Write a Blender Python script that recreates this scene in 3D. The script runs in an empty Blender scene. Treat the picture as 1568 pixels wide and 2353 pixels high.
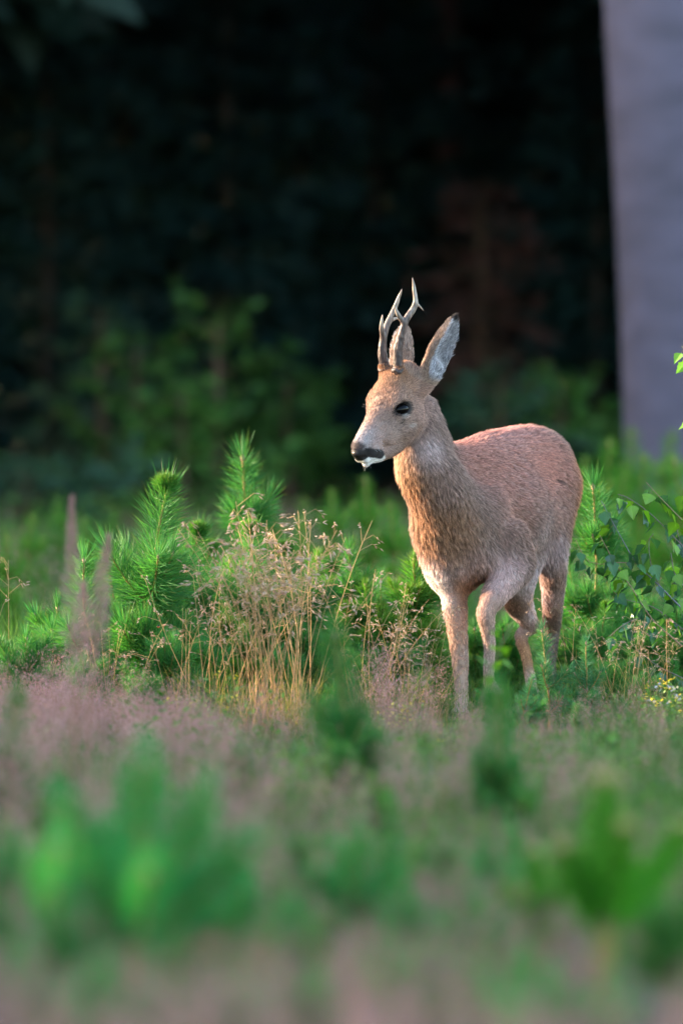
import bpy, math, random
import numpy as np
from math import radians as R
sc = bpy.context.scene
C = sc.collection

# ------------------------------------------------------------------ camera, sky, sun, exposure
FPX = 18300.0            # focal length in units of a 1568 px wide frame
HC = 1.0                 # camera height
PHI = math.atan((1176 - 745) / FPX)
cam = bpy.data.cameras.new('camera')
cam.sensor_fit = 'HORIZONTAL'; cam.sensor_width = 24.0
cam.lens = FPX * 24.0 / 1568.0
cam.clip_start = 0.5; cam.clip_end = 1500
cam.dof.use_dof = True
cam.dof.focus_distance = 19.93
cam.dof.aperture_fstop = 2.9
cam.dof.aperture_blades = 9
camo = bpy.data.objects.new('camera', cam); C.objects.link(camo)
camo.location = (0, 0, HC); camo.rotation_euler = (math.pi / 2 - PHI, 0, 0)
sc.camera = camo

SUN_EL, SUN_AZ = 15.0, -74.0          # azimuth measured from +Y (view direction) towards +X
w = bpy.data.worlds.new('World'); sc.world = w; w.use_nodes = True
nt = w.node_tree; bg = nt.nodes['Background']
sky = nt.nodes.new('ShaderNodeTexSky'); sky.sky_type = 'NISHITA'; sky.sun_disc = False
sky.sun_elevation = R(SUN_EL); sky.sun_rotation = R(SUN_AZ)
sky.air_density = 1.0; sky.dust_density = 1.2; sky.ozone_density = 1.0
nt.links.new(sky.outputs[0], bg.inputs[0]); bg.inputs[1].default_value = 0.15
sun = bpy.data.lights.new('sun', 'SUN'); sun.energy = 2.9; sun.angle = R(0.6)
sun.color = (1.0, 0.80, 0.58)
suno = bpy.data.objects.new('sun', sun); C.objects.link(suno)
# a sun lamp shines along its local -Z; sun direction = (sin az cos el, cos az cos el, sin el)
import mathutils
sd = mathutils.Vector((math.sin(R(SUN_AZ)) * math.cos(R(SUN_EL)), math.cos(R(SUN_AZ)) * math.cos(R(SUN_EL)), math.sin(R(SUN_EL))))
suno.rotation_euler = sd.to_track_quat('Z', 'Y').to_euler()
vs = sc.view_settings
vs.view_transform = 'Standard'; vs.look = 'None'; vs.gamma = 1.0; vs.use_curve_mapping = False
vs.exposure = 2.95
sc.cycles.use_denoising = True
sc.cycles.max_bounces = 6; sc.cycles.diffuse_bounces = 3; sc.cycles.glossy_bounces = 2
sc.cycles.transmission_bounces = 3; sc.cycles.transparent_max_bounces = 8
sc.cycles.sample_clamp_indirect = 4.0

# ------------------------------------------------------------------ helpers
def P(u, v, Y):
    """point at depth Y seen at (u, v) of the 1568 x 2352 frame"""
    dx = (u - 784) / FPX; dv = -(v - 1176) / FPX
    fy, fz = math.cos(PHI), -math.sin(PHI)
    uy, uz = math.sin(PHI), math.cos(PHI)
    y = fy + dv * uy; z = fz + dv * uz
    s = Y / y
    return np.array([dx * s, Y, HC + z * s])
def nrm(a):
    a = np.asarray(a, float); return a / (np.linalg.norm(a, axis=-1, keepdims=True) + 1e-12)
def ground_uv(u, Y):
    p = P(u, 1200, Y); return (p[0], Y)

def mesh(name, verts, faces, cols=None, smooth=False, mats=(), midx=None):
    """faces: a list of int arrays (n,3) and/or (n,4)"""
    me = bpy.data.meshes.new(name)
    verts = np.asarray(verts, np.float32)
    fs = [np.asarray(f, np.int32) for f in (faces if isinstance(faces, (list, tuple)) else [faces]) if len(f)]
    me.vertices.add(len(verts)); me.vertices.foreach_set('co', verts.ravel())
    li = np.concatenate([f.ravel() for f in fs]); tot = np.concatenate([np.full(len(f), f.shape[1], np.int32) for f in fs])
    st = np.concatenate([[0], np.cumsum(tot)[:-1]]).astype(np.int32)
    me.loops.add(len(li)); me.loops.foreach_set('vertex_index', li)
    me.polygons.add(len(tot)); me.polygons.foreach_set('loop_start', st)
    me.polygons.foreach_set('loop_total', tot)
    if midx is not None: me.polygons.foreach_set('material_index', np.asarray(midx, np.int32))
    me.polygons.foreach_set('use_smooth', np.full(len(tot), smooth))
    if cols is not None:
        a = me.color_attributes.new('col', 'FLOAT_COLOR', 'POINT')
        c4 = np.ones((len(verts), 4), np.float32); c4[:, :3] = cols
        a.data.foreach_set('color', c4.ravel())
    for m in mats: me.materials.append(m)
    me.update(calc_edges=True)
    return me
def obj(name, me, parent=None, loc=None, rot=None, scale=None):
    o = bpy.data.objects.new(name, me); C.objects.link(o)
    if parent is not None: o.parent = parent
    if loc is not None: o.location = loc
    if rot is not None: o.rotation_euler = rot
    if scale is not None: o.scale = (scale,) * 3 if np.isscalar(scale) else scale
    return o
def thing(name, label, cat, loc=(0, 0, 0), rz=0.0, group=None):
    o = obj(name, None, loc=loc, rot=(0, 0, rz)); o.empty_display_size = .05
    tag(o, label, cat, group); return o
def tag(o, label=None, cat=None, group=None, kind=None):
    if label: o['label'] = label
    if cat: o['category'] = cat
    if group: o['group'] = group
    if kind: o['kind'] = kind
    return o

class Geo:
    """collects triangles and quads with a colour per vertex"""
    def __init__(s): s.v = []; s.t = []; s.q = []; s.c = []; s.n = 0
    def add(s, v, t=None, q=None, c=(1, 1, 1)):
        v = np.asarray(v, np.float32).reshape(-1, 3)
        if t is not None and len(t): s.t.append(np.asarray(t, np.int64).reshape(-1, 3) + s.n)
        if q is not None and len(q): s.q.append(np.asarray(q, np.int64).reshape(-1, 4) + s.n)
        c = np.asarray(c, np.float32)
        s.c.append(np.broadcast_to(c, v.shape).copy()); s.v.append(v); s.n += len(v)
    def arrays(s):
        v = np.concatenate(s.v); c = np.concatenate(s.c)
        t = np.concatenate(s.t) if s.t else np.zeros((0, 3), int)
        q = np.concatenate(s.q) if s.q else np.zeros((0, 4), int)
        return v, t, q, c
    def mesh(s, name, mats=(), smooth=False):
        v, t, q, c = s.arrays()
        return mesh(name, v, [t, q], c, smooth, mats)

def tube(g, pts, rad, col, sides=5, cap=True):
    """round tube along pts (n,3) with radii (n,), colour one or per point"""
    pts = np.asarray(pts, float); n = len(pts)
    rad = np.broadcast_to(np.asarray(rad, float), (n,))
    tg = np.gradient(pts, axis=0) if n > 2 else np.repeat([pts[1] - pts[0]], 2, 0)
    tg = nrm(tg)
    ref = np.array([0, 0, 1.]) if abs(tg[0][2]) < .8 else np.array([1., 0, 0])
    a = nrm(np.cross(tg, ref)); b = np.cross(tg, a)
    th = np.arange(sides) * 2 * np.pi / sides
    ring = pts[:, None] + rad[:, None, None] * (np.cos(th)[None, :, None] * a[:, None] + np.sin(th)[None, :, None] * b[:, None])
    v = ring.reshape(-1, 3)
    i = np.arange(n - 1)[:, None] * sides; j = np.arange(sides)[None]; k = (j + 1) % sides
    q = np.stack([i + j, i + k, i + sides + k, i + sides + j], -1).reshape(-1, 4)
    t = None
    if cap:
        v = np.concatenate([v, pts[-1:] + tg[-1:] * rad[-1] * .7])
        e = (n - 1) * sides
        t = np.stack([e + np.arange(sides), e + (np.arange(sides) + 1) % sides, np.full(sides, n * sides)], -1)
    col = np.asarray(col, float)
    if col.ndim == 2:
        cc = np.repeat(col, sides, 0)
        if cap: cc = np.concatenate([cc, cc[-1:]])
        col = cc
    g.add(v, t, q, col)

# ------------------------------------------------------------------ materials
def newmat(name):
    m = bpy.data.materials.new(name); m.use_nodes = True
    nt = m.node_tree; return m, nt, nt.nodes['Principled BSDF'], nt.nodes['Material Output']
def leafy(name, rough=.45, trans=.35, spec=.4, tint=(1, 1, 1), varo=.25, noise=0, coltrans=(1.15, 1.25, .55)):
    """vertex colour, varied per object, partly let through by the leaf"""
    m, nt, b, out = newmat(name); N = nt.nodes; L = nt.links
    at = N.new('ShaderNodeAttribute'); at.attribute_name = 'col'
    oi = N.new('ShaderNodeObjectInfo')
    hs = N.new('ShaderNodeHueSaturation')
    mr = N.new('ShaderNodeMapRange'); mr.inputs[3].default_value = 1 - varo; mr.inputs[4].default_value = 1 + varo
    L.new(oi.outputs['Random'], mr.inputs[0]); L.new(mr.outputs[0], hs.inputs['Value'])
    mx = N.new('ShaderNodeMix'); mx.data_type = 'RGBA'; mx.blend_type = 'MULTIPLY'; mx.inputs[0].default_value = 1
    L.new(at.outputs['Color'], mx.inputs[6]); mx.inputs[7].default_value = (*tint, 1)
    L.new(mx.outputs[2], hs.inputs['Color'])
    src = hs.outputs[0]
    if noise:
        tc = N.new('ShaderNodeTexCoord'); nz = N.new('ShaderNodeTexNoise'); nz.inputs['Scale'].default_value = noise
        L.new(tc.outputs['Object'], nz.inputs[0])
        r2 = N.new('ShaderNodeMapRange'); r2.inputs[1].default_value = .3; r2.inputs[2].default_value = .7
        r2.inputs[3].default_value = .65; r2.inputs[4].default_value = 1.3; L.new(nz.outputs[0], r2.inputs[0])
        h2 = N.new('ShaderNodeHueSaturation'); L.new(r2.outputs[0], h2.inputs['Value']); L.new(src, h2.inputs['Color']); src = h2.outputs[0]
    L.new(src, b.inputs['Base Color']); b.inputs['Roughness'].default_value = rough
    b.inputs['Specular IOR Level'].default_value = spec
    tr = N.new('ShaderNodeBsdfTranslucent')
    m2 = N.new('ShaderNodeMix'); m2.data_type = 'RGBA'; m2.blend_type = 'MULTIPLY'; m2.inputs[0].default_value = 1
    L.new(src, m2.inputs[6]); m2.inputs[7].default_value = (*coltrans, 1); L.new(m2.outputs[2], tr.inputs[0])
    ms = N.new('ShaderNodeMixShader'); ms.inputs[0].default_value = trans
    L.new(b.outputs[0], ms.inputs[1]); L.new(tr.outputs[0], ms.inputs[2]); L.new(ms.outputs[0], out.inputs[0])
    return m
def vcol(name, rough=.7, spec=.3, noise=0, amp=.35, bump=0, stretch=(1, 1, 1)):
    m, nt, b, out = newmat(name); N = nt.nodes; L = nt.links
    at = N.new('ShaderNodeAttribute'); at.attribute_name = 'col'; src = at.outputs['Color']
    if noise:
        tc = N.new('ShaderNodeTexCoord'); mp = N.new('ShaderNodeMapping'); mp.inputs['Scale'].default_value = stretch
        nz = N.new('ShaderNodeTexNoise'); nz.inputs['Scale'].default_value = noise; nz.inputs['Detail'].default_value = 6
        L.new(tc.outputs['Object'], mp.inputs[0]); L.new(mp.outputs[0], nz.inputs[0])
        mr = N.new('ShaderNodeMapRange'); mr.inputs[1].default_value = .3; mr.inputs[2].default_value = .7
        mr.inputs[3].default_value = 1 - amp; mr.inputs[4].default_value = 1 + amp; L.new(nz.outputs[0], mr.inputs[0])
        hs = N.new('ShaderNodeHueSaturation'); L.new(src, hs.inputs['Color']); L.new(mr.outputs[0], hs.inputs['Value']); src = hs.outputs[0]
        if bump:
            bp = N.new('ShaderNodeBump'); bp.inputs['Strength'].default_value = .8; bp.inputs['Distance'].default_value = bump
            L.new(nz.outputs[0], bp.inputs['Height']); L.new(bp.outputs[0], b.inputs['Normal'])
    L.new(src, b.inputs['Base Color']); b.inputs['Roughness'].default_value = rough; b.inputs['Specular IOR Level'].default_value = spec
    return m
# ------------------------------------------------------------------ the roe buck
# one continuous body grown as a signed distance field and meshed with surface nets
def surface_nets(D, xs, ys, zs):
    nx, ny, nz = D.shape
    ins = D < 0
    idx = -np.ones((nx - 1, ny - 1, nz - 1), np.int32)
    s = np.zeros((nx - 1, ny - 1, nz - 1), np.int8)
    for a in (0, 1):
        for b in (0, 1):
            for c in (0, 1): s += ins[a:nx - 1 + a, b:ny - 1 + b, c:nz - 1 + c]
    act = (s > 0) & (s < 8); del s
    ci, cj, ck = np.nonzero(act); n = len(ci)
    idx[ci, cj, ck] = np.arange(n)
    acc = np.zeros((n, 3)); cnt = np.zeros(n)
    X = [xs, ys, zs]
    for ax in range(3):
        o1, o2 = [(1, 2), (0, 2), (0, 1)][ax]
        for p in (0, 1):
            for q in (0, 1):
                a = [ci.copy(), cj.copy(), ck.copy()]; a[o1] += p; a[o2] += q
                b = [t.copy() for t in a]; b[ax] += 1
                da = D[a[0], a[1], a[2]]; db = D[b[0], b[1], b[2]]
                m = (da < 0) != (db < 0)
                t = np.where(m, da / np.where(m, da - db, 1), 0)
                for k in range(3):
                    acc[:, k] += np.where(m, X[k][a[k]] * (1 - t) + X[k][b[k]] * t, 0)
                cnt += m
    V = acc / cnt[:, None]
    Q = []
    for ax in range(3):
        sl0 = [slice(1, -1)] * 3; sl1 = [slice(1, -1)] * 3
        sl0[ax] = slice(0, -1); sl1[ax] = slice(1, None)
        A = ins[tuple(sl0)]; B = ins[tuple(sl1)]
        m = np.array(np.nonzero(A != B)); flip = A[tuple(m)]
        off = [1, 1, 1]; off[ax] = 0
        e = m + np.array(off)[:, None]
        o1, o2 = [(1, 2), (2, 0), (0, 1)][ax]
        def cell(p, q):
            c = e.copy(); c[o1] -= p; c[o2] -= q
            return idx[c[0], c[1], c[2]]
        f = np.stack([cell(1, 1), cell(0, 1), cell(0, 0), cell(1, 0)], -1)
        f[~flip] = f[~flip][:, ::-1]
        Q.append(f)
    return V, np.concatenate(Q)

class SDF:
    def __init__(s, xs, ys, zs):
        s.xs, s.ys, s.zs = xs, ys, zs
        s.D = np.full((len(xs), len(ys), len(zs)), .25, np.float32)
    def sub(s, lo, hi):
        r = []
        for a, l, h in zip((s.xs, s.ys, s.zs), lo, hi):
            i0 = max(0, np.searchsorted(a, l) - 1); i1 = min(len(a), np.searchsorted(a, h) + 1); r.append(slice(i0, max(i1, i0 + 1)))
        g = np.meshgrid(s.xs[r[0]], s.ys[r[1]], s.zs[r[2]], indexing='ij', sparse=True)
        return tuple(r), g
    def comb(s, r, d, k, mode):
        D = s.D[r]
        if mode == 'add':
            h = np.maximum(k - np.abs(D - d), 0) / k; s.D[r] = np.minimum(D, d) - h * h * k * .25
        else:                                    # cut away
            d = -d; h = np.maximum(k - np.abs(D - d), 0) / k; s.D[r] = np.maximum(D, d) + h * h * k * .25
    def rc(s, a, b, ra, rb, k=.02, mode='add', ax=None, sq=1.0):
        """capsule with two radii; optionally thinner (sq) along axis ax"""
        a = np.asarray(a, float); b = np.asarray(b, float); m = max(ra, rb) * max(1, 1 / sq) + .05 + k
        r, (x, y, z) = s.sub(np.minimum(a, b) - m, np.maximum(a, b) + m)
        d = b - a; L2 = d @ d + 1e-12
        t = np.clip(((x - a[0]) * d[0] + (y - a[1]) * d[1] + (z - a[2]) * d[2]) / L2, 0, 1)
        px, py, pz = x - a[0] - t * d[0], y - a[1] - t * d[1], z - a[2] - t * d[2]
        q = px * px + py * py + pz * pz
        if ax is not None:
            w = px * ax[0] + py * ax[1] + pz * ax[2]; q = q + w * w * (1 / sq ** 2 - 1)
        s.comb(r, (np.sqrt(q) - (ra + (rb - ra) * t)).astype(np.float32), k, mode)
    def chain(s, pts, rad, k=.015, n=7):
        """one smooth limb through pts: a spline of many short capsules, blended with the rest once"""
        pts = np.array(pts, float); rad = np.array(rad, float); m = rad.max() + .05 + k
        lo, hi = pts.min(0) - m, pts.max(0) + m
        r, g = s.sub(lo, hi); T = SDF(s.xs[r[0]], s.ys[r[1]], s.zs[r[2]])
        X = np.concatenate([pts, rad[:, None]], 1); E = np.concatenate([2 * X[:1] - X[1:2], X, 2 * X[-1:] - X[-2:-1]])
        C_ = []
        for i in range(1, len(E) - 2):
            for t in np.arange(n) / n:
                a, b, c, d = E[i - 1], E[i], E[i + 1], E[i + 2]
                C_.append(.5 * (2 * b + (c - a) * t + (2 * a - 5 * b + 4 * c - d) * t * t + (3 * b - a - 3 * c + d) * t ** 3))
        C_.append(X[-1])
        for a, b in zip(C_[:-1], C_[1:]): T.rc(a[:3], b[:3], a[3], b[3], .0008)
        s.comb(r, T.D, k, 'add')
    def ell(s, c, rad, A=np.eye(3), k=.03, mode='add'):
        c = np.asarray(c, float); m = max(rad) + .05 + k
        r, (x, y, z) = s.sub(c - m, c + m)
        x, y, z = x - c[0], y - c[1], z - c[2]
        k0 = 0; k1 = 0
        for i in range(3):
            w = x * A[i][0] + y * A[i][1] + z * A[i][2]
            k0 = k0 + (w / rad[i]) ** 2; k1 = k1 + (w / rad[i] ** 2) ** 2
        k0 = np.sqrt(k0); s.comb(r, (k0 * (k0 - 1) / np.sqrt(k1 + 1e-9)).astype(np.float32), k, mode)
    def ear(s, base, tip, tdir, W, T, k=.012):
        base = np.asarray(base, float); tip = np.asarray(tip, float)
        d = tip - base; L = np.linalg.norm(d); d = d / L
        t_ = np.asarray(tdir, float); t_ = nrm(t_ - (t_ @ d) * d); w_ = np.cross(d, t_)
        m = W + .06
        r, (x, y, z) = s.sub(np.minimum(base, tip) - m, np.maximum(base, tip) + m)
        x, y, z = x - base[0], y - base[1], z - base[2]
        l = (x * d[0] + y * d[1] + z * d[2]) / L
        w = x * w_[0] + y * w_[1] + z * w_[2]; t = x * t_[0] + y * t_[1] + z * t_[2]
        prof = np.interp(l, [-.2, 0, .2, .45, .7, .88, 1.0, 1.05], [.4, .62, .86, 1.0, .82, .5, .14, .02])
        bend = .012 * np.clip(l, 0, 1) ** 2                     # the tip curls a little inwards
        t = t + bend
        def cup(W, T, sh, g):
            return (np.sqrt((w / (W * prof + g)) ** 2 + ((t - sh) / (T * prof + g)) ** 2) - 1) * np.minimum(W, T) * prof * .8
        out = np.maximum(cup(W, T, 0, 0), np.maximum(-l * L - .02, (l - 1.02) * L))
        inn = np.maximum(cup(W - .004, T * 1.0, T * .42 * prof, 0), (.12 - l) * L)
        d_ = np.maximum(out, -inn)
        s.comb(r, d_.astype(np.float32), k, 'add')

# head frame: a = down the face, b = out of the forehead, c = the buck's left
O = P(898, 850, 19.88)
hF = nrm([-.362, -.362, -.860]); hN = nrm([-.608, -.608, .512]); hS = nrm(np.cross(hF, hN)) 
if hS[0] < 0: hS = -hS
def H(a, b, c): return O + a * hF + b * hN + c * hS
HA = np.array([hF, hN, hS])
f_ = nrm([-.47, -.883, 0]); s_ = nrm([.883, -.47, 0]); BA = np.array([f_, s_, [0, 0, 1]])

def axis(segs):
    out = []
    for a, b, h in segs: out.append(np.arange(a, b, h))
    return np.concatenate(out)
xs = axis([(-.04, .315, .0028), (.315, .70, .005)])
ys = axis([(19.70, 20.12, .003), (20.12, 20.80, .0055)])
zs = axis([(-.03, .60, .005), (.60, 1.06, .0028)])
S = SDF(xs, ys, zs)
# trunk
S.ell(P(1060, 1180, 20.17), (.168, .092, .160), BA, .04)
S.ell(P(1140, 1152, 20.32), (.215, .110, .138), BA, .05)
S.ell(P(1222, 1105, 20.50), (.145, .100, .124), BA, .05)
S.chain([P(1072, 1078, 20.17), P(1120, 1055, 20.29), P(1165, 1049, 20.38), P(1200, 1050, 20.46), P(1232, 1060, 20.55)], [.060, .066, .070, .073, .075], .05)
S.rc(P(1165, 1190, 20.30), P(1200, 1190, 20.42), .092, .088, .06)     # belly
S.ell(P(1046, 1300, 20.10), (.08, .062, .072), BA, .05)               # brisket
S.rc(P(1024, 1225, 20.07), P(1042, 1300, 20.08), .070, .058, .05)
# shoulder, left side of the buck
S.ell(P(1120, 1215, 20.10), (.075, .05, .10), BA, .05)
# neck
nk = [P(962, 945, 19.97), P(964, 1010, 19.975), P(977, 1070, 19.985), P(1012, 1135, 20.02), P(1046, 1200, 20.08)]
S.chain(nk, [.046, .056, .072, .080, .089], .04)
S.chain([P(982, 985, 20.01), P(1012, 1055, 20.08), P(1068, 1098, 20.18)], [.040, .048, .060], .04)    # nape
# head
HE = lambda a, b, c, rad, k=.02, mode='add': S.ell(H(a, b, c), rad, HA, k, mode)
HE(0.0300, -0.0520, 0, (.080, .056, .051), .02)
HE(0.0500, -0.0260, 0, (.054, .030, .036), .02)
for c in (-1, 1):
    S.chain([H(0.0500, -0.0260, c * .034), H(0.0740, -0.0220, c * .0385), H(0.0980, -0.0260, c * .034)], [.016, .0185, .014], .018)    # brow
    HE(0.0850, -0.0880, c * .027, (.056, .040, .027), .025)                            # cheek
    HE(0.1300, -0.0580, c * .024, (.045, .030, .016), .02)
S.chain([H(0.0800, -0.0450, 0), H(0.1400, -0.0360, 0), H(0.2150, -0.0160, 0)], [.043, .034, .0245], .02)
S.chain([H(0.0600, -0.0260, 0), H(0.1400, -0.0140, 0), H(0.2180, 0.0000, 0)], [.026, .021, .0150], .018)
S.chain([H(0.2320, -0.0420, 0), H(0.2000, -0.0720, 0), H(0.1450, -0.1060, 0), H(0.0800, -0.1120, 0)], [.0120, .019, .027, .034], .02)
HE(0.2260, -0.0140, 0, (.024, .024, .0220), .012)
HE(0.2380, -0.0040, 0, (.010, .013, .016), .008)
HE(0.2360, -0.0420, 0, (.018, .011, .0130), .006)                       # chin
for c in (-1, 1):
    HE(0.2340, -0.0240, c * .0115, (.016, .013, .010), .006)             # lips
    HE(0.2100, -0.0360, c * .018, (.022, .018, .010), .012)
# mouth line
for c in (-1, 1):
    S.rc(H(0.2570, -0.0320, 0), H(0.2070, -0.0620, c * .026), .0020, .0014, .003, 'cut')
    S.rc(H(0.2550, -0.0080, c * .0085), H(0.2420, -0.0130, c * .0185), .0036, .0030, .003, 'cut')   # nostril
# eyes
EYE = {}
for c in (-1, 1):
    o_ = nrm(hS * c + .34 * hN - .05 * hF)
    h_ = nrm((hF * -.66 + hN * -.75) - ((hF * -.66 + hN * -.75) @ o_) * o_)     # long axis of the lids
    v_ = np.cross(o_, h_)
    ce = H(.0885, -.044, c * .0385)
    EYE[c] = (ce, o_, h_, v_)
    S.ell(ce + o_ * .002, (.0165, .0300, .0220), np.array([o_, h_, v_]), .012)          # swelling of the lids
    S.ell(ce + o_ * .020 + np.array([0, 0, .0015]), (.0160, .0250, .0170), np.array([o_, h_, v_]), .005, 'cut')
    dn_ = v_ if v_[2] < 0 else -v_
    hl_ = -h_
    S.rc(ce + o_ * .015 + hl_ * .022, ce + o_ * .012 + hl_ * .026 + dn_ * .014, .0028, .0015, .003, 'cut')  # tear duct
# ears
EN = (P(979, 876, 19.905), P(1056, 728, 19.88), (.84, -.55, .0))
EF = (P(918, 872, 19.97), P(922, 748, 20.045), (-.62, .78, .1))
S.ear(*EN, .0390, .028)
S.ear(*EF, .0335, .024)
S.rc(H(.005, -.075, .030), EN[0] + .2 * (EN[1] - EN[0]), .026, .019, .02)
S.rc(H(.005, -.075, -.030), EF[0] + .2 * (EF[1] - EF[0]), .024, .018, .02)
# antler pedicles
S.rc(H(.02, -.03, .026), H(-.006, .002, .025), .016, .012, .012)
S.rc(H(.02, -.03, -.026), H(-.006, .002, -.027), .016, .012, .012)
# planted foreleg
lg = [P(1026, 1285, 20.07), P(1040, 1350, 20.07), P(1045, 1400, 20.06), P(1049, 1440, 20.045), P(1055, 1500, 20.04), P(1059, 1560, 20.04), P(1059, 1602, 20.04), P(1057, 1632, 20.03)]
S.chain(lg, [.050, .034, .0295, .0250, .0205, .0160, .0155, .0130], .018)
for d in (-.009, .009):
    S.rc(P(1057, 1634, 20.025) + s_ * d, P(1055, 1658, 20.0) + s_ * d, .0115, .0105, .004)
# raised foreleg
lg = [P(1172, 1235, 20.10), P(1188, 1300, 20.09), P(1164, 1335, 20.05), P(1131, 1378, 20.0), P(1116, 1408, 19.985), P(1119, 1440, 19.99), P(1124, 1490, 20.01), P(1122, 1540, 20.03), P(1124, 1568, 20.04), P(1137, 1588, 20.06)]
S.chain(lg, [.046, .041, .033, .0245, .0225, .0175, .0125, .0120, .0135, .0110], .016)
S.chain([P(1100, 1275, 20.07), P(1150, 1318, 20.07), P(1131, 1372, 20.01)], [.05, .036, .02], .03)
for d in (-.007, .007):
    S.rc(P(1138, 1590, 20.06) + s_ * d, P(1149, 1606, 20.075) + s_ * d, .0100, .0055, .004)
# left hind leg (right in the picture)
lg = [P(1262, 1120, 20.50), P(1262, 1200, 20.46), P(1266, 1270, 20.44), P(1270, 1340, 20.50), P(1268, 1410, 20.60), P(1266, 1450, 20.66), P(1264, 1510, 20.62), P(1262, 1570, 20.58), P(1260, 1600, 20.56)]
S.chain(lg, [.080, .058, .040, .030, .0235, .0205, .0145, .0145, .0125], .025)
for d in (-.008, .008):
    S.rc(P(1259, 1602, 20.55) + s_ * d, P(1257, 1626, 20.53) + s_ * d, .0110, .0100, .004)
# right hind leg
lg = [P(1200, 1220, 20.42), P(1190, 1320, 20.40), P(1188, 1375, 20.44), P(1205, 1412, 20.52), P(1222, 1438, 20.58)]
S.chain(lg, [.080, .048, .038, .026, .0165], .022)
lg = [P(1220, 1436, 20.58), P(1197, 1462, 20.54), P(1207, 1505, 20.50), P(1217, 1555, 20.46), P(1221, 1585, 20.44)]
S.chain(lg, [.0165, .0150, .0120, .0125, .0125], .014)
for d in (-.007, .007):
    S.rc(P(1222, 1590, 20.44) + s_ * d, P(1221, 1622, 20.42) + s_ * d, .0105, .0095, .004)
# a scut of hair at the rump, short tail
S.rc(P(1290, 1110, 20.66), P(1288, 1165, 20.70), .03, .018, .03)
# lumps of muscle
def wob(p, f, seed):
    r = np.random.RandomState(seed); o = 0
    for i in range(7):
        k = r.normal(size=3) * f; o = o + np.sin(p[..., 0] * k[0] + p[..., 1] * k[1] + p[..., 2] * k[2] + r.rand() * 6.3)
    return o / 7
V, Q = surface_nets(S.D, xs, ys, zs)
del S
# relax once to take the grid steps out
def relax(V, Q, n, lam=.5):
    e = np.concatenate([Q[:, [0, 1]], Q[:, [1, 2]], Q[:, [2, 3]], Q[:, [3, 0]]]); e = np.concatenate([e, e[:, ::-1]])
    deg = np.bincount(e[:, 0], minlength=len(V))[:, None]
    for _ in range(n):
        for l in (lam, -lam * 1.02):
            A = np.stack([np.bincount(e[:, 0], V[e[:, 1], k], minlength=len(V)) for k in range(3)], -1)
            V = V + l * (A / deg - V)
    return V
V = relax(V, Q, 3)
def vnormals(V, Q):
    n = np.cross(V[Q[:, 2]] - V[Q[:, 0]], V[Q[:, 3]] - V[Q[:, 1]])
    N = np.stack([np.bincount(Q.ravel(), np.repeat(n[:, k], 4), minlength=len(V)) for k in range(3)], -1)
    return nrm(N)

def proj(p):
    p = np.asarray(p); y = p[..., 1]; z = p[..., 2] - HC
    fwd = y * math.cos(PHI) - z * math.sin(PHI); up = y * math.sin(PHI) + z * math.cos(PHI)
    return 784 + FPX * p[..., 0] / fwd, 1176 - FPX * up / fwd
def hcoord(p):
    d = p - O; return d @ hF, d @ hN, d @ hS
def sst(x, a, b):
    t = np.clip((x - a) / (b - a), 0, 1); return t * t * (3 - 2 * t)

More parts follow.
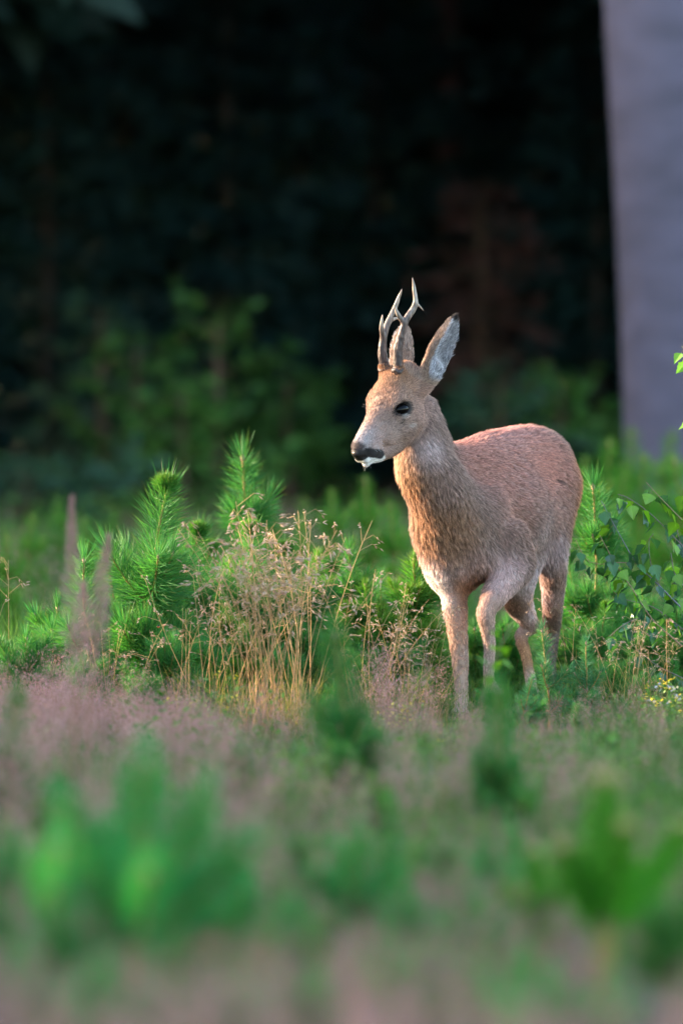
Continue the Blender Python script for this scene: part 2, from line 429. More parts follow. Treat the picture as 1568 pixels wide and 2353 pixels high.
GREY = np.array([.25, .175, .135]); 
CP = [  # coat colour with some light and shade painted in: (point, size, colour, strength)
    (H(.10, -.02, 0), .06, (0.408, 0.259, 0.178), 1.2), (H(.02, -.01, 0), .055, (0.299, 0.154, 0.068), 2.2),
    (H(.19, -.02, 0), .030, (0.402, 0.309, 0.289), 1.2), (H(.06, -.06, .05), .05, (0.374, 0.239, 0.180), 1.4),
    (H(.10, -.09, .045), .05, (0.317, 0.204, 0.150), 1.2), (H(.17, -.05, .02), .03, (0.382, 0.269, 0.224), 1.0),
    (H(.04, -.11, .05), .045, (0.450, 0.319, 0.265), 1.2),
    (P(985, 1040, 19.90), .035, (0.579, 0.470, 0.435), 1.5), (P(905, 1070, 19.95), .04, (0.623, 0.421, 0.265), 1.5),
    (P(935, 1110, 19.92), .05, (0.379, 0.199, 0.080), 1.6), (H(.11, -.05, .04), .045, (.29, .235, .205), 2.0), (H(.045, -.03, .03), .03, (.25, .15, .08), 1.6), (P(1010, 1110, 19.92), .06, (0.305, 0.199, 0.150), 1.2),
    (P(960, 1230, 19.97), .06, (0.480, 0.280, 0.141), 1.4), (P(1030, 1240, 19.95), .07, (0.310, 0.164, 0.084), 1.4),
    (P(1080, 1040, 20.15), .07, (.44, .21, .15), 1.8), (P(1160, 990, 20.35), .10, (.47, .24, .185), 1.8),
    (P(1150, 1100, 20.2), .10, (0.434, 0.221, 0.173), 1.2), (P(1250, 1060, 20.4), .09, (0.493, 0.235, 0.170), 1.2),
    (P(1320, 1120, 20.55), .06, (0.486, 0.196, 0.070), 2.0), (P(1320, 1200, 20.5), .05, (0.484, 0.227, 0.097), 1.6),
    (P(1200, 1200, 20.15), .08, (0.376, 0.218, 0.153), 1.2), (P(1225, 1250, 20.3), .05, (0.560, 0.419, 0.370), 1.8),
    (P(1215, 1320, 20.4), .04, (0.778, 0.629, 0.602), 2.5), (P(1100, 1310, 20.0), .035, (0.475, 0.308, 0.241), 1.5),
    (P(1060, 1355, 20.05), .035, (0.299, 0.143, 0.062), 2.0), (P(990, 1330, 20.05), .035, (0.825, 0.661, 0.576), 3.0), (P(1006, 1362, 20.05), .03, (0.825, 0.661, 0.576), 3.0),  # white chest patch, whitened further as a painted sun rim
    (P(1050, 1450, 20.0), .05, (0.455, 0.279, 0.176), 1.5), (P(1055, 1560, 20.0), .05, (0.565, 0.380, 0.269), 1.5), (P(1055, 1630, 20.0), .03, (0.583, 0.429, 0.368), 2.0),
    (P(1180, 1310, 20.0), .04, (0.629, 0.448, 0.389), 2.2), (P(1150, 1345, 20.0), .03, (0.585, 0.408, 0.347), 2.0), (P(1100, 1345, 20.03), .03, (0.230, 0.108, 0.055), 2.5), (P(1115, 1400, 19.97), .035, (0.520, 0.349, 0.261), 1.5), (P(1120, 1500, 20.0), .05, (0.617, 0.460, 0.377), 1.5), (P(1122, 1580, 20.0), .03, (0.454, 0.278, 0.198), 1.5),  # dark point between the forelegs paints in the shade there
    (P(1225, 1390, 20.5), .04, (0.736, 0.568, 0.538), 2.5), (P(1170, 1400, 20.4), .03, (0.388, 0.218, 0.147), 2.0), (P(1205, 1500, 20.48), .04, (.48, .26, .11), 2.2), (P(1218, 1570, 20.44), .03, (0.676, 0.480, 0.363), 2.5),  # orange on the far hind leg is painted sunlight
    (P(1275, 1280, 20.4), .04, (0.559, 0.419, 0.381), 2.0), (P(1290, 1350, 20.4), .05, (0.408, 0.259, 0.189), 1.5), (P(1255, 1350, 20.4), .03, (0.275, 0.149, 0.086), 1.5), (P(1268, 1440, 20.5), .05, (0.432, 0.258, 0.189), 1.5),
    (P(1285, 1170, 20.4), .05, (0.408, 0.248, 0.190), 1.0)]
def coat(p):
    num = np.broadcast_to(GREY * .35, p.shape).copy(); den = np.full(len(p), .35)
    for q, s, c, g in CP:
        w = g * np.exp(-((p - q) ** 2).sum(1) / s ** 2); num += w[:, None] * np.array(c); den += w
    c = num / den[:, None]; c = c * np.array([.84, .785, .80])
    a, b, cc = hcoord(p)
    def mix(m, col): 
        nonlocal c; c = c * (1 - m[:, None]) + m[:, None] * np.array(col)
    head = (a > -.03) & (b > -.14)
    # muzzle: grey bridge, black pad, black band along the upper lip, white lip spot and chin
    a0, b0 = a, b; a, b = a - .010 * sst(a, .14, .2), b - .004 * sst(a, .14, .2)
    mix_m = mix
    def seg(p0, p1):
        p0, p1 = np.array(p0), np.array(p1); d = p1 - p0; q = np.stack([a, b], -1) - p0
        t = np.clip(q @ d / (d @ d), 0, 1); return np.linalg.norm(q - t[:, None] * d, axis=1)
    mix_m(head * sst(a, .150, .185) * sst(b, -.025, .0) * .55, (.36, .31, .29))
    mix_m(head * sst(a, .204, .213) * sst(b, -.008, .002), (.07, .048, .043))
    mix_m(head * sst(seg((.234, -.042), (.206, -.076)), .0135, .0095) * (a > .19), (.60, .56, .52))
    mix_m(head * sst(seg((.222, -.014), (.198, -.064)), .0125, .0100) * sst(abs(cc), .004, .009), (.016, .012, .012))
    mix_m(head * sst(np.hypot(a - .237, b + .033), .0120, .009), (.72, .70, .68))
    mix_m(head * sst(np.sqrt(((a - .234) / .013) ** 2 + ((b + .008) / .0155) ** 2), 1.15, .95), (.018, .014, .013))
    a, b = a0, b0
    # dark skin round the eyes
    for k, (ce, o_, h_, v_) in EYE.items():
        d = p - ce - o_ * .012; r = np.sqrt(((d @ h_) / .0290) ** 2 + ((d @ v_) / .0190) ** 2 + ((d @ o_) / .02) ** 2)
        mix(sst(r, 1.12, .9), (.02, .014, .012))
        dn_ = v_ if v_[2] < 0 else -v_; hl_ = -h_
        d = p - (ce + o_ * .013 + hl_ * .027 + dn_ * .004); mix(sst(np.sqrt((d @ h_) ** 2 * 6 + (d @ v_) ** 2), .017, .008) * .85, (.03, .02, .015))
        d = p - (ce + o_ * .012 + dn_ * .019); mix(sst(np.sqrt((d @ h_) ** 2 * .3 + (d @ v_) ** 2), .008, .003) * .45, (.48, .42, .38))
    # ears
    for (bs, tp, td) in (EN, EF):
        d = tp - bs; L = np.linalg.norm(d); d = d / L; t_ = nrm(np.array(td) - (np.array(td) @ d) * d); w_ = np.cross(d, t_)
        q = p - bs; l = q @ d / L; t = q @ t_; w_c = q @ w_
        near = (l > .0) & (l < 1.1) & (abs(t) < .05) & (abs(w_c) < .06)
        mix(near * .7, (.27, .19, .14))
        prof = np.interp(l, [0, .2, .45, .7, .88, 1.0], [.62, .86, 1.0, .82, .5, .14])
        W_, T_ = (.0390, .028) if tp is EN[1] else (.0335, .024); tb = t + .012 * np.clip(l, 0, 1) ** 2
        inner = near * (np.sqrt((w_c / ((W_ - .004) * prof)) ** 2 + ((tb - .42 * T_ * prof) / (T_ * prof)) ** 2) < 1.07) * sst(l, .03, .12)
        mix(inner * 1.0, (.36, .34, .355))
        mix(near * sst(l, .89, .95), (.03, .022, .02))
    # hooves
    z = p[:, 2]
    u, v = proj(p)
    hoof = ((z < .026) | ((u > 1128) & (v > 1592) & (u < 1160) & (z < .09)))
    mix(hoof * 1.0, (.035, .026, .022))
    # two small dark scars on the flank
    for (pu, pv) in ((1281, 1102), (1288, 1108)):
        dd = np.hypot((u - pu) / 9, (v - pv) / 3.5); mix(sst(dd, 1.2, .6) * .8 * (p[:, 1] < 20.6), (.04, .03, .025))
    return c
VC = coat(V)
nz = 1 + .10 * wob(V, 90, 3)[:, None] + .08 * wob(V, 260, 4)[:, None]
VC = VC * nz
skin = vcol('deer_skin', rough=.65, spec=.25, noise=900, amp=.35, bump=.0006)
roe = thing('roe_deer', 'young roebuck with short forked antlers stepping through the young pines, one foreleg raised', 'deer', loc=(float(P(1120, 0, 20.2)[0]), 20.25, 0))
base = np.array(roe.location)
me = mesh('body', V - base, [Q], VC, True, [skin])
body = obj('body', me, roe)

# direction the coat lies in
FP = [(H(.2, -.02, 0), .05, -hF), (H(.1, -.02, 0), .05, -hF), (H(.02, -.01, 0), .05, -hF + .3 * hN), (H(.12, -.06, .04), .05, -hF * .7 - hN * .7), (H(.05, -.1, .05), .05, -hN - .2 * hF + [0, 0, -.3]),
      (H(.2, -.06, 0), .03, (.2, .2, -.8)),
      (P(985, 1040, 19.92), .07, (.35, .2, -1)), (P(950, 1120, 19.95), .08, (.15, 0, -1)), (P(1040, 1120, 20.0), .08, (.45, .3, -1)), (P(1000, 1200, 19.97), .08, (.1, 0, -1)), (P(1060, 1230, 20.0), .07, (.7, .3, -.8)),
      (P(1090, 1080, 20.1), .08, (.75, .8, -.35)), (P(1160, 1000, 20.35), .12, (.5, 1, -.10)), (P(1170, 1120, 20.2), .1, (.6, .8, -.45)), (P(1250, 1100, 20.4), .1, (.6, .8, -.5)), (P(1310, 1120, 20.5), .08, (.2, .5, -1)),
      (P(1190, 1220, 20.1), .09, (.5, .4, -.8)), (P(1100, 1290, 20.0), .06, (.25, .1, -1)), (P(1050, 1330, 20.05), .06, (.05, 0, -1)), (P(1220, 1290, 20.3), .06, (.4, .3, -.9)),
      (P(1050, 1500, 20), .1, (.03, .05, -1)), (P(1150, 1360, 20), .05, (-.4, -.2, -1)), (P(1120, 1480, 20), .08, (.05, .05, -1)), (P(1280, 1330, 20.5), .09, (0, .1, -1)), (P(1200, 1400, 20.5), .07, (.4, .3, -1)), (P(1210, 1520, 20.5), .06, (.1, 0, -1))]
def flow(p):
    a = np.zeros_like(p); 
    for q, s, d in FP:
        w = np.exp(-((p - q) ** 2).sum(1) / (s * 1.2) ** 2) + 1e-6; a += w[:, None] * nrm(np.asarray(d, float))
    for (bs, tp, td) in (EN, EF):
        d = tp - bs; q = p - bs; l = q @ d / (d @ d); r = np.linalg.norm(q - l[:, None] * d, axis=1)
        w = sst(l, -.05, .15) * (l < 1.1) * (r < .05); a = a * (1 - w[:, None]) + w[:, None] * nrm(d)
    return nrm(a)

def grow(n, seed):
    rs = np.random.RandomState(seed)
    tri = np.concatenate([Q[:, [0, 1, 2]], Q[:, [0, 2, 3]]])
    e1 = V[tri[:, 1]] - V[tri[:, 0]]; e2 = V[tri[:, 2]] - V[tri[:, 0]]
    fn = np.cross(e1, e2); ar = np.linalg.norm(fn, axis=1) * .5; cen = V[tri].mean(1)
    a, b, c = hcoord(cen)
    dens = np.where((a > -.16) & (b > -.16), 2.6, 1.0)          # the head carries short dense hair
    dens = np.where(cen[:, 2] < .35, 1.8, dens)
    cdf = np.cumsum(ar * dens); cdf /= cdf[-1]
    t = np.searchsorted(cdf, rs.rand(n)); t = np.clip(t, 0, len(tri) - 1)
    u, v = rs.rand(n), rs.rand(n); m = u + v > 1; u[m], v[m] = 1 - u[m], 1 - v[m]
    root = V[tri[t, 0]] + u[:, None] * e1[t] + v[:, None] * e2[t]; nor = nrm(fn[t])
    VN = vnormals(V, Q)
    nor = nrm(VN[tri[t, 0]] * (1 - u - v)[:, None] + VN[tri[t, 1]] * u[:, None] + VN[tri[t, 2]] * v[:, None])
    if (nrm(fn[t]) * nor).sum(1).mean() < 0: nor = -nor
    a, b, c = hcoord(root); uu, vv = proj(root)
    ln = np.full(n, .0130); coat_root = coat(root)
    ln = np.where(vv > 1240, .0150, ln)
    head = (a > -.05) & (b > -.15)
    ln = np.where(head, .0075, ln)
    ln = np.where(head & (a > .14), .0055, ln); ln = np.where(head & (a > .20) & (b < -.02), .0032, ln)
    hd = sst(a, -.14, -.04) * (b > -.16)
    neck = ~head & (vv > 1060) & (vv < 1330) & (uu < 1060); ln = np.where(neck, .0165, ln)
    ln = ln + (.0070 - ln) * sst(-root[:, 2], -.42, -.30)
    ln = np.where((root[:, 2] < .14), .006, ln)
    for (bs, tp, td) in (EN, EF):
        d = tp - bs; q = root - bs; l = q @ d / (d @ d); r = np.linalg.norm(q - l[:, None] * d, axis=1)
        ln = np.where((l > .1) & (r < .05), .008, ln); inn_ = (l > .08) & (l < .85) & (r < .05) & (coat_root[:, 2] > .33); ln = np.where(inn_, .010, ln)
    # bald: nose, hooves, eyes
    bald = (np.sqrt(((a - .246) / .015) ** 2 + ((b + .004) / .0150) ** 2) < 1.0)
    bald |= (root[:, 2] < .022) | ((uu > 1136) & (vv > 1596) & (uu < 1160) & (root[:, 2] < .09))
    for k, (ce, o_, h_, v_) in EYE.items():
        d = root - ce - o_ * .012; r = np.sqrt(((d @ h_) / .0255) ** 2 + ((d @ v_) / .0165) ** 2 + ((d @ o_) / .025) ** 2)
        bald |= r < 1.0
    keep = ~bald; root, nor, ln, a = root[keep], nor[keep], ln[keep], a[keep]; n = len(root)
    ln = ln * (.65 + .7 * rs.rand(n))
    fl = flow(root); tg = nrm(fl - (fl * nor).sum(1)[:, None] * nor)
    # locks: neighbouring hairs lean the same way
    side = np.cross(nor, tg)
    lc = root - base; lc = lc - .72 * tg * (lc * tg).sum(1)[:, None]; lock = wob(lc, 560, 21) * 1.3 + wob(lc, 1100, 23) * .6
    lean = wob(lc, 500, 11) * .9 + wob(root, 160, 12) * .6 + rs.normal(size=n) * .16
    tg = nrm(tg + side * lean[:, None] * .55)
    lift = .38 + .60 * np.clip(lock * 1.6, -.8, 1) + rs.normal(size=n) * .06
    lift = np.clip(lift, .08, .95)
    pts = np.empty((n, 4, 3), np.float32)
    for i, s in enumerate((0, .33, .67, 1.0)):
        up = lift * s * (1 - .45 * s)
        pts[:, i] = root + ln[:, None] * (tg * s + nor * up[:, None]) - nor * .0008
    col = coat(root)
    tone = 1 + 1.9 * lock + .25 * wob(root, 200, 22) + rs.normal(size=n) * .25; tone = np.where(rs.rand(n) < .18, tone * .4, tone)
    tone = np.where((a > -.05) & (b[keep] > -.15), 1 + (tone - 1) * 1.5, tone); tone = np.clip(tone, .2, 2.0)
    tip = rs.rand(n) < .12
    col = np.clip(col * tone[:, None] * np.where(tip, 1.35, 1.0)[:, None], .004, .9)
    return pts, ln, col
hairmat, hnt, hb, hout = newmat('deer_fur')
N_ = hnt.nodes; L_ = hnt.links
at = N_.new('ShaderNodeAttribute'); at.attribute_name = 'hcol'
hi = N_.new('ShaderNodeHairInfo')
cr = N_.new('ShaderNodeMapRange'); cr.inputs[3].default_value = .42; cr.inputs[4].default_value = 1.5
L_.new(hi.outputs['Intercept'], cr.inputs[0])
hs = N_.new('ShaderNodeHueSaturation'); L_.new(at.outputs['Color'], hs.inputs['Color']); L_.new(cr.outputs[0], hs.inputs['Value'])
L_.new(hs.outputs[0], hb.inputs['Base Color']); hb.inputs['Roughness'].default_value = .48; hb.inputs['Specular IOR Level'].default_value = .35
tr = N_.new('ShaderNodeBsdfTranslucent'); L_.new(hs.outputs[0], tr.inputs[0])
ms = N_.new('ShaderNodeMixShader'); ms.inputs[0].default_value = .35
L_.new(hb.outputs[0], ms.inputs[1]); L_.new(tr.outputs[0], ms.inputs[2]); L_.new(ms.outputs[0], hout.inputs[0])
def curves(name, pts, r0, r1, col, mat, parent, off):
    n, k = pts.shape[:2]
    c = bpy.data.hair_curves.new(name); c.add_curves([k] * n)
    c.attributes['position'].data.foreach_set('vector', (pts - off).astype(np.float32).ravel()) if 'position' in c.attributes else c.position_data.foreach_set('vector', (pts - off).astype(np.float32).ravel())
    ra = c.attributes.new('radius', 'FLOAT', 'POINT') if 'radius' not in c.attributes else c.attributes['radius']
    prof = np.linspace(1, 0, k) ** .7
    r0 = np.broadcast_to(r0, (n,)); ra.data.foreach_set('value', (r1 + (r0[:, None] - r1) * prof[None]).astype(np.float32).ravel())
    ca = c.attributes.new('hcol', 'FLOAT_COLOR', 'CURVE'); c4 = np.ones((n, 4), np.float32); c4[:, :3] = col
    ca.data.foreach_set('color', c4.ravel())
    c.materials.append(mat)
    return obj(name, c, parent)
NH = 380000
pts, ln, col = grow(NH, 5)
r0 = np.where(ln < .011, .00028, .00036)
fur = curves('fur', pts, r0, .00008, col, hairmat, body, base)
# whiskers and the long pale hairs of the chin
rs = np.random.RandomState(8); W = []
for i in range(6):
    c = rs.uniform(-1, 1); r = H(rs.uniform(.225, .250), rs.uniform(-.050, -.036), c * .010)
    d = nrm(hF * rs.uniform(.6, 1.0) - hN * rs.uniform(-.3, .5) + hS * c * .8 + rs.normal(size=3) * .2)
    L = rs.uniform(.007, .013); W.append([r + d * L * s + np.array([0, 0, -.004]) * s * s for s in (0, .33, .67, 1)])
for i in range(14):
    c = rs.choice([-1, 1]); r = H(rs.uniform(.18, .21), rs.uniform(-.04, -.025), c * .02)
    d = nrm(hF * .2 + hS * c + rs.normal(size=3) * .3); L = rs.uniform(.02, .035)
    W.append([r + d * L * s for s in (0, .33, .67, 1)])
for i in range(9):
    ce, o_, h_, v_ = EYE[-1]; d = nrm(o_ + rs.normal(size=3) * .3 + [0, 0, rs.choice([-.4, .4])]); L = rs.uniform(.02, .04)
    r = ce + o_ * .008; W.append([r + d * L * s for s in (0, .33, .67, 1)])
ce, o_, h_, v_ = EYE[1]
up = v_ if v_[2] > 0 else -v_
for i in range(26):                                      # upper lashes
    s0 = rs.uniform(-.8, .9); r = ce + o_ * .015 + h_ * .016 * s0 + up * .0085 * math.sqrt(1 - s0 * s0 * .8)
    d = nrm(o_ * 1.0 + up * .35 - h_ * .4 + rs.normal(size=3) * .12); W.append([r + d * .008 * s for s in (0, .33, .67, 1)])
W = np.array(W); wc = np.full((len(W), 3), .5); wc[:6] = .8; wc[29:] = .012
curves('whiskers', W, .00014, .00012, wc, hairmat, body, base)

# eyes
em, ent, eb, _ = newmat('deer_eye'); eb.inputs['Base Color'].default_value = (.0012, .0008, .001, 1); eb.inputs['Roughness'].default_value = .07
eb.inputs['Specular IOR Level'].default_value = .12
def ellipsoid(c, rad, A, nu=28, nv=16):
    th = np.linspace(0, np.pi, nv); ph = np.arange(nu) * 2 * np.pi / nu
    T, Ph = np.meshgrid(th, ph, indexing='ij')
    p = np.stack([np.cos(T), np.sin(T) * np.cos(Ph), np.sin(T) * np.sin(Ph)], -1).reshape(-1, 3) * rad
    i = np.arange(nv - 1)[:, None] * nu; j = np.arange(nu)[None]; k = (j + 1) % nu
    q = np.stack([i + j, i + nu + j, i + nu + k, i + k], -1).reshape(-1, 4)
    return p @ np.asarray(A) + c, q
for c in (1, -1):
    ce, o_, h_, v_ = EYE[c]
    v, q = ellipsoid(ce + o_ * .0048, np.array([.0150, .0215, .0150]), np.array([o_, h_, v_]))
    obj('eye', mesh('eye', v - base, [q], None, True, [em]), body)
# wet black nose
nm = vcol('deer_nose', rough=.22, spec=.6, noise=1200, amp=.25, bump=.0004)
v, q = ellipsoid(H(.2390, -.0040, 0), np.array([.0118, .0138, .0165]), HA)
dd = (v - H(.2390, -.0040, 0))
for c in (-1, 1):
    nh = H(.250, -.007, c * .0095); r = np.linalg.norm(v - nh, axis=1); v = v - hF * (np.exp(-(r / .0045) ** 2) * .006)[:, None]
cn = np.where((dd @ hN > .004)[:, None] & (dd @ hF < .009)[:, None], (.022, .018, .019), (.010, .008, .009))
obj('nose', mesh('nose', v - base, [q], cn, True, [nm]), body)

# antlers
am = vcol('antler', rough=.5, spec=.4, noise=260, amp=.35, bump=.0012, stretch=(1, 1, .25))
def build_antler(paths, foot, seed):
    allp = np.concatenate([np.array([p for p, r in ch]) for ch in paths]); lo = allp.min(0) - .03; hi = allp.max(0) + .03
    ax = [np.arange(lo[k], hi[k], .0012) for k in range(3)]
    A = SDF(*ax)
    for ch in paths: A.chain([p for p, r in ch], [r * 1.0 for p, r in ch], .005)
    rs = np.random.RandomState(seed)
    d0 = nrm(paths[0][1][0] - paths[0][0][0])
    for k in range(16):                                   # burr: a ring of beads at the foot
        t = k * 2 * np.pi / 16; e1 = nrm(np.cross(d0, [0, 1, .1])); e2 = np.cross(d0, e1)
        A.ell(foot + (e1 * math.cos(t) + e2 * math.sin(t)) * .0125 + d0 * rs.uniform(-.002, .004), (.0055,) * 3, k=.003)
    for k in range(170):                                  # pearling of the lower beam
        s = rs.rand() ** 1.5 * 1.6; i = int(s); fr = s - i
        p = paths[0][i][0] * (1 - fr) + paths[0][i + 1][0] * fr; r = paths[0][i][1] * (1 - fr) + paths[0][i + 1][1] * fr
        d = nrm(rs.normal(size=3)); d = nrm(d - (d @ d0) * d0); A.rc(p + d * r * .85, p + d * r * .85 + d0 * rs.uniform(.002, .012), .0026, .0012, .002)
    v, q = surface_nets(A.D, *ax); v = relax(v, q, 1)
    z = (v[:, 2] - v[:, 2].min()) / np.ptp(v[:, 2])
    c0 = np.array([.055, .033, .028]); c1 = np.array([.09, .058, .048]); c2 = np.array([.30, .235, .18])
    t1 = sst(z, .1, .5)[:, None]; t2 = sst(z, .5, .95)[:, None]
    col = c0 * (1 - t1) + c1 * t1; col = col * (1 - t2) + c2 * t2
    pale = np.max([sst(np.linalg.norm(v - ch[-1][0], axis=1), .05, .01) for ch in paths], 0)[:, None]
    col = col * (1 - pale) + pale * c2
    groove = wob(v * [1, 1, .12], 900, seed)[:, None]
    col = col * (1 + 1.1 * groove)
    obj('antler', mesh('antler', v - base, [q], np.clip(col, .01, .95), True, [am]), body)
Y0 = 19.862
build_antler([[(P(914, 856, Y0 + .004), .0130), (P(914, 802, Y0 - .005), .0106), (P(926, 752, Y0 - .01), .0085), (P(934, 731, Y0 - .008), .0085), (P(948, 710, Y0), .0078), (P(954, 694, Y0), .0062), (P(951, 665, Y0), .0046), (P(947, 638, Y0 - .004), .0012)],
              [(P(928, 742, Y0 - .01), .0066), (P(914, 722, Y0 - .02), .0052), (P(905, 699, Y0 - .03), .0012)],
              [(P(953, 696, Y0), .0045), (P(962, 702, Y0 + .012), .0028), (P(973, 713.5, Y0 + .02), .0008)]], P(914, 852, Y0 + .004), 31)
Y1 = 19.905
build_antler([[(P(884, 851, Y1), .0128), (P(878, 812, Y1 - .008), .0106), (P(880, 778, Y1 - .01), .0088), (P(889, 745, Y1), .0078), (P(905, 710, Y1 + .01), .0060), (P(915, 684, Y1 + .012), .0042), (P(923, 664, Y1 + .01), .0011)],
              [(P(880, 782, Y1 - .012), .0066), (P(876, 752, Y1 - .024), .0054), (P(878, 723, Y1 - .03), .0014)],
              [(P(893, 738, Y1 + .004), .0055), (P(908, 731, Y1 + .02), .0035), (P(922, 733, Y1 + .035), .0012)]], P(884, 848, Y1), 37)
# ------------------------------------------------------------------ plants: builders
def needles(g, base, axis, n, L, seed, spread=(35, 60), col=((.030, .105, .030), (.07, .17, .035)), width=.0017, curve=.25, tipcol=None):
    """needles set along roots base (n,3) round local axes; one bent ribbon of 3 triangles each"""
    rs = np.random.RandomState(seed); base = np.asarray(base); axis = nrm(np.broadcast_to(axis, base.shape))
    ref = np.where(abs(axis[:, 2:3]) < .9, [[0, 0, 1.]], [[1., 0, 0]])
    a = nrm(np.cross(axis, ref)); b = np.cross(axis, a)
    ph = rs.rand(n) * 2 * np.pi; th = np.radians(rs.uniform(*spread, n))
    out = a * np.cos(ph)[:, None] + b * np.sin(ph)[:, None]
    d = axis * np.cos(th)[:, None] + out * np.sin(th)[:, None]
    d = nrm(d + rs.normal(size=(n, 3)) * .07)
    L = L * rs.uniform(.8, 1.15, n)
    sag = axis * curve - out * curve * .3 + [0, 0, -.05]
    m1 = base + d * (L * .5)[:, None]; p2 = base + d * (L * .96)[:, None] + sag * (L * .30)[:, None]
    sd = nrm(np.cross(d, rs.normal(size=(n, 3)))) * width * .5
    v = np.stack([base - sd * .6, base + sd * .6, m1 - sd, m1 + sd, p2], 1).reshape(-1, 3)
    i = np.arange(n)[:, None] * 5
    q = i + np.array([[0, 1, 3, 2]]); t = i + np.array([[2, 3, 4]])
    c0, c1 = np.array(col[0]), np.array(col[1]); f = rs.rand(n)[:, None]
    c = c0 * (1 - f) + c1 * f
    if tipcol is not None: c = c * (1 - tipcol[0][:, None]) + tipcol[0][:, None] * np.array(tipcol[1])
    c = np.repeat(c, 5, 0)
    brown = np.zeros(n * 5); brown[4::5] = (rs.rand(n) < .25) * .6; c = c * (1 - brown[:, None]) + brown[:, None] * np.array([.25, .17, .05])
    g.add(v, t, q, c)
BARK = np.array([.26, .17, .055]); BARK0 = np.array([.16, .10, .06]); BUD = np.array([.30, .19, .12])
def shoot(gw, gn, p0, d, L, r, seed, dens=1.0, nl=.055, up=.3, fresh=False, bare=0.0, spread=(30, 62), col=None, curve=.25):
    """one year's shoot: bark tube, needles all along, bud at the end; returns points"""
    rs = np.random.RandomState(seed); d = nrm(d); k = 7
    pts = [np.array(p0, float)]
    for i in range(k - 1):
        d = nrm(d + np.array([0, 0, up / k]) + rs.normal(size=3) * .025); pts.append(pts[-1] + d * L / (k - 1))
    pts = np.array(pts)
    tube(gw, pts, np.linspace(r, r * .7, k), (BARK if not (fresh and r > .008) else np.array([.09, .24, .03])) * rs.uniform(.8, 1.2), 5)
    n = int(L * 1900 * dens)
    if n > 3:
        s = bare + (1 - bare) * rs.rand(n) ** .85; i = np.minimum((s * (k - 1)).astype(int), k - 2); f = (s * (k - 1) - i)[:, None]
        base = pts[i] * (1 - f) + pts[i + 1] * f; ax = pts[i + 1] - pts[i]
        t = s ** 3 * (.85 if fresh else .25)
        c = col or ((.032, .165, .035), (.08, .26, .045))
        sp = rs.rand(n)
        needles(gn, base, ax, n, nl * (1 - .25 * (s > .85)), seed + 1, spread=spread, col=c, tipcol=(t, (.13, .27, .03)), curve=curve)
        m = int(14 + 16 * dens)                                          # the brush round the bud
        needles(gn, np.repeat(pts[-1:], m, 0), pts[-1] - pts[-2], m, nl * (.55 if fresh else .95), seed + 2, spread=(4, 40), col=((.08, .20, .03), (.15, .30, .04)) if fresh else c)
    e = nrm(pts[-1] - pts[-2])
    bc = BUD if not fresh else np.array([.33, .24, .10])
    tube(gw, [pts[-1] - e * .003, pts[-1] + e * .006, pts[-1] + e * .013], [r * 1.1, r * 1.25, r * .4], bc, 5)
    return pts, e
MN = leafy('pine_needles', rough=.5, trans=.34, spec=.22, varo=.18)
MB = vcol('pine_bark', rough=.75, spec=.2, noise=300, amp=.35, bump=.0008)
def pine_geo(h, seed, whorls=3, per=5, dens=1.0, nl=.055, fresh=False, brl=.6, col=None, lead=.42, thick=1.0, candles=0, curve=.25):
    """a young Scots pine of height h: list of (stem geo, stem needles) and branches"""
    rs = np.random.RandomState(seed); gw, gn = Geo(), Geo(); br = []
    segs = [h * lead]; rest = h * (1 - lead)
    wts = np.array([.75 ** i for i in range(whorls)]); wts = wts / wts.sum() * rest
    heights = np.concatenate([[0], np.cumsum(wts[::-1])])
    p = np.zeros(3); d = nrm([rs.normal() * .02, rs.normal() * .02, 1])
    for i in range(whorls):
        L = heights[i + 1] - heights[i]
        pts, d2 = shoot(gw, gn, p, d, L, (.0065 - .0010 * i) * thick * (h / .5) ** .5, seed * 31 + i, dens * (.25 if i == 0 else .6), nl, 0, spread=(40, 80), col=col, curve=curve)
        p = pts[-1]; a0 = rs.rand() * 6.3
        for j in range(per):
            az = a0 + j * 2 * np.pi / per + rs.normal() * .25; el = rs.uniform(.35, .85)
            bd = np.array([math.cos(az) * math.cos(el), math.sin(az) * math.cos(el), math.sin(el)])
            bl = brl * (h * lead) * (1.25 - .2 * i) * rs.uniform(.55, 1.05)
            bw, bn = Geo(), Geo(); off = p + [0, 0, -.008 * rs.rand()]
            pp, e = shoot(bw, bn, np.zeros(3), bd, bl, .0032 * thick, seed * 97 + i * 11 + j, dens, nl * .92, .8, fresh, spread=(38, 72), col=col, curve=curve)
            if i < whorls - 1 and rs.rand() < .75:                       # side shoots
                for q in range(2):
                    s_d = nrm(bd + rs.normal(size=3) * .6 + [0, 0, .5])
                    shoot(bw, bn, pp[3], s_d, bl * rs.uniform(.35, .6), .0025 * thick, seed * 131 + i * 17 + j * 3 + q, dens, nl * .85, .6, fresh, col=col, curve=curve)
            br.append((off, bw, bn))
        d = nrm(np.array([d[0], d[1], d[2]]) + rs.normal(size=3) * .03)
    pts, e = shoot(gw, gn, p, d, h * lead, .0044 * thick, seed * 31 + 9, dens, nl, 0, fresh, spread=(42, 80), col=col, curve=curve)
    for k in range(candles):
        az = k * 6.28 / max(candles, 1) + rs.rand(); bd = np.array([math.cos(az) * .5, math.sin(az) * .5, .85])
        shoot(gw, gn, pts[-1], bd, .035, .003, seed * 7 + k, dens * 2.5, nl * .4, .5, True)
    return gw, gn, br
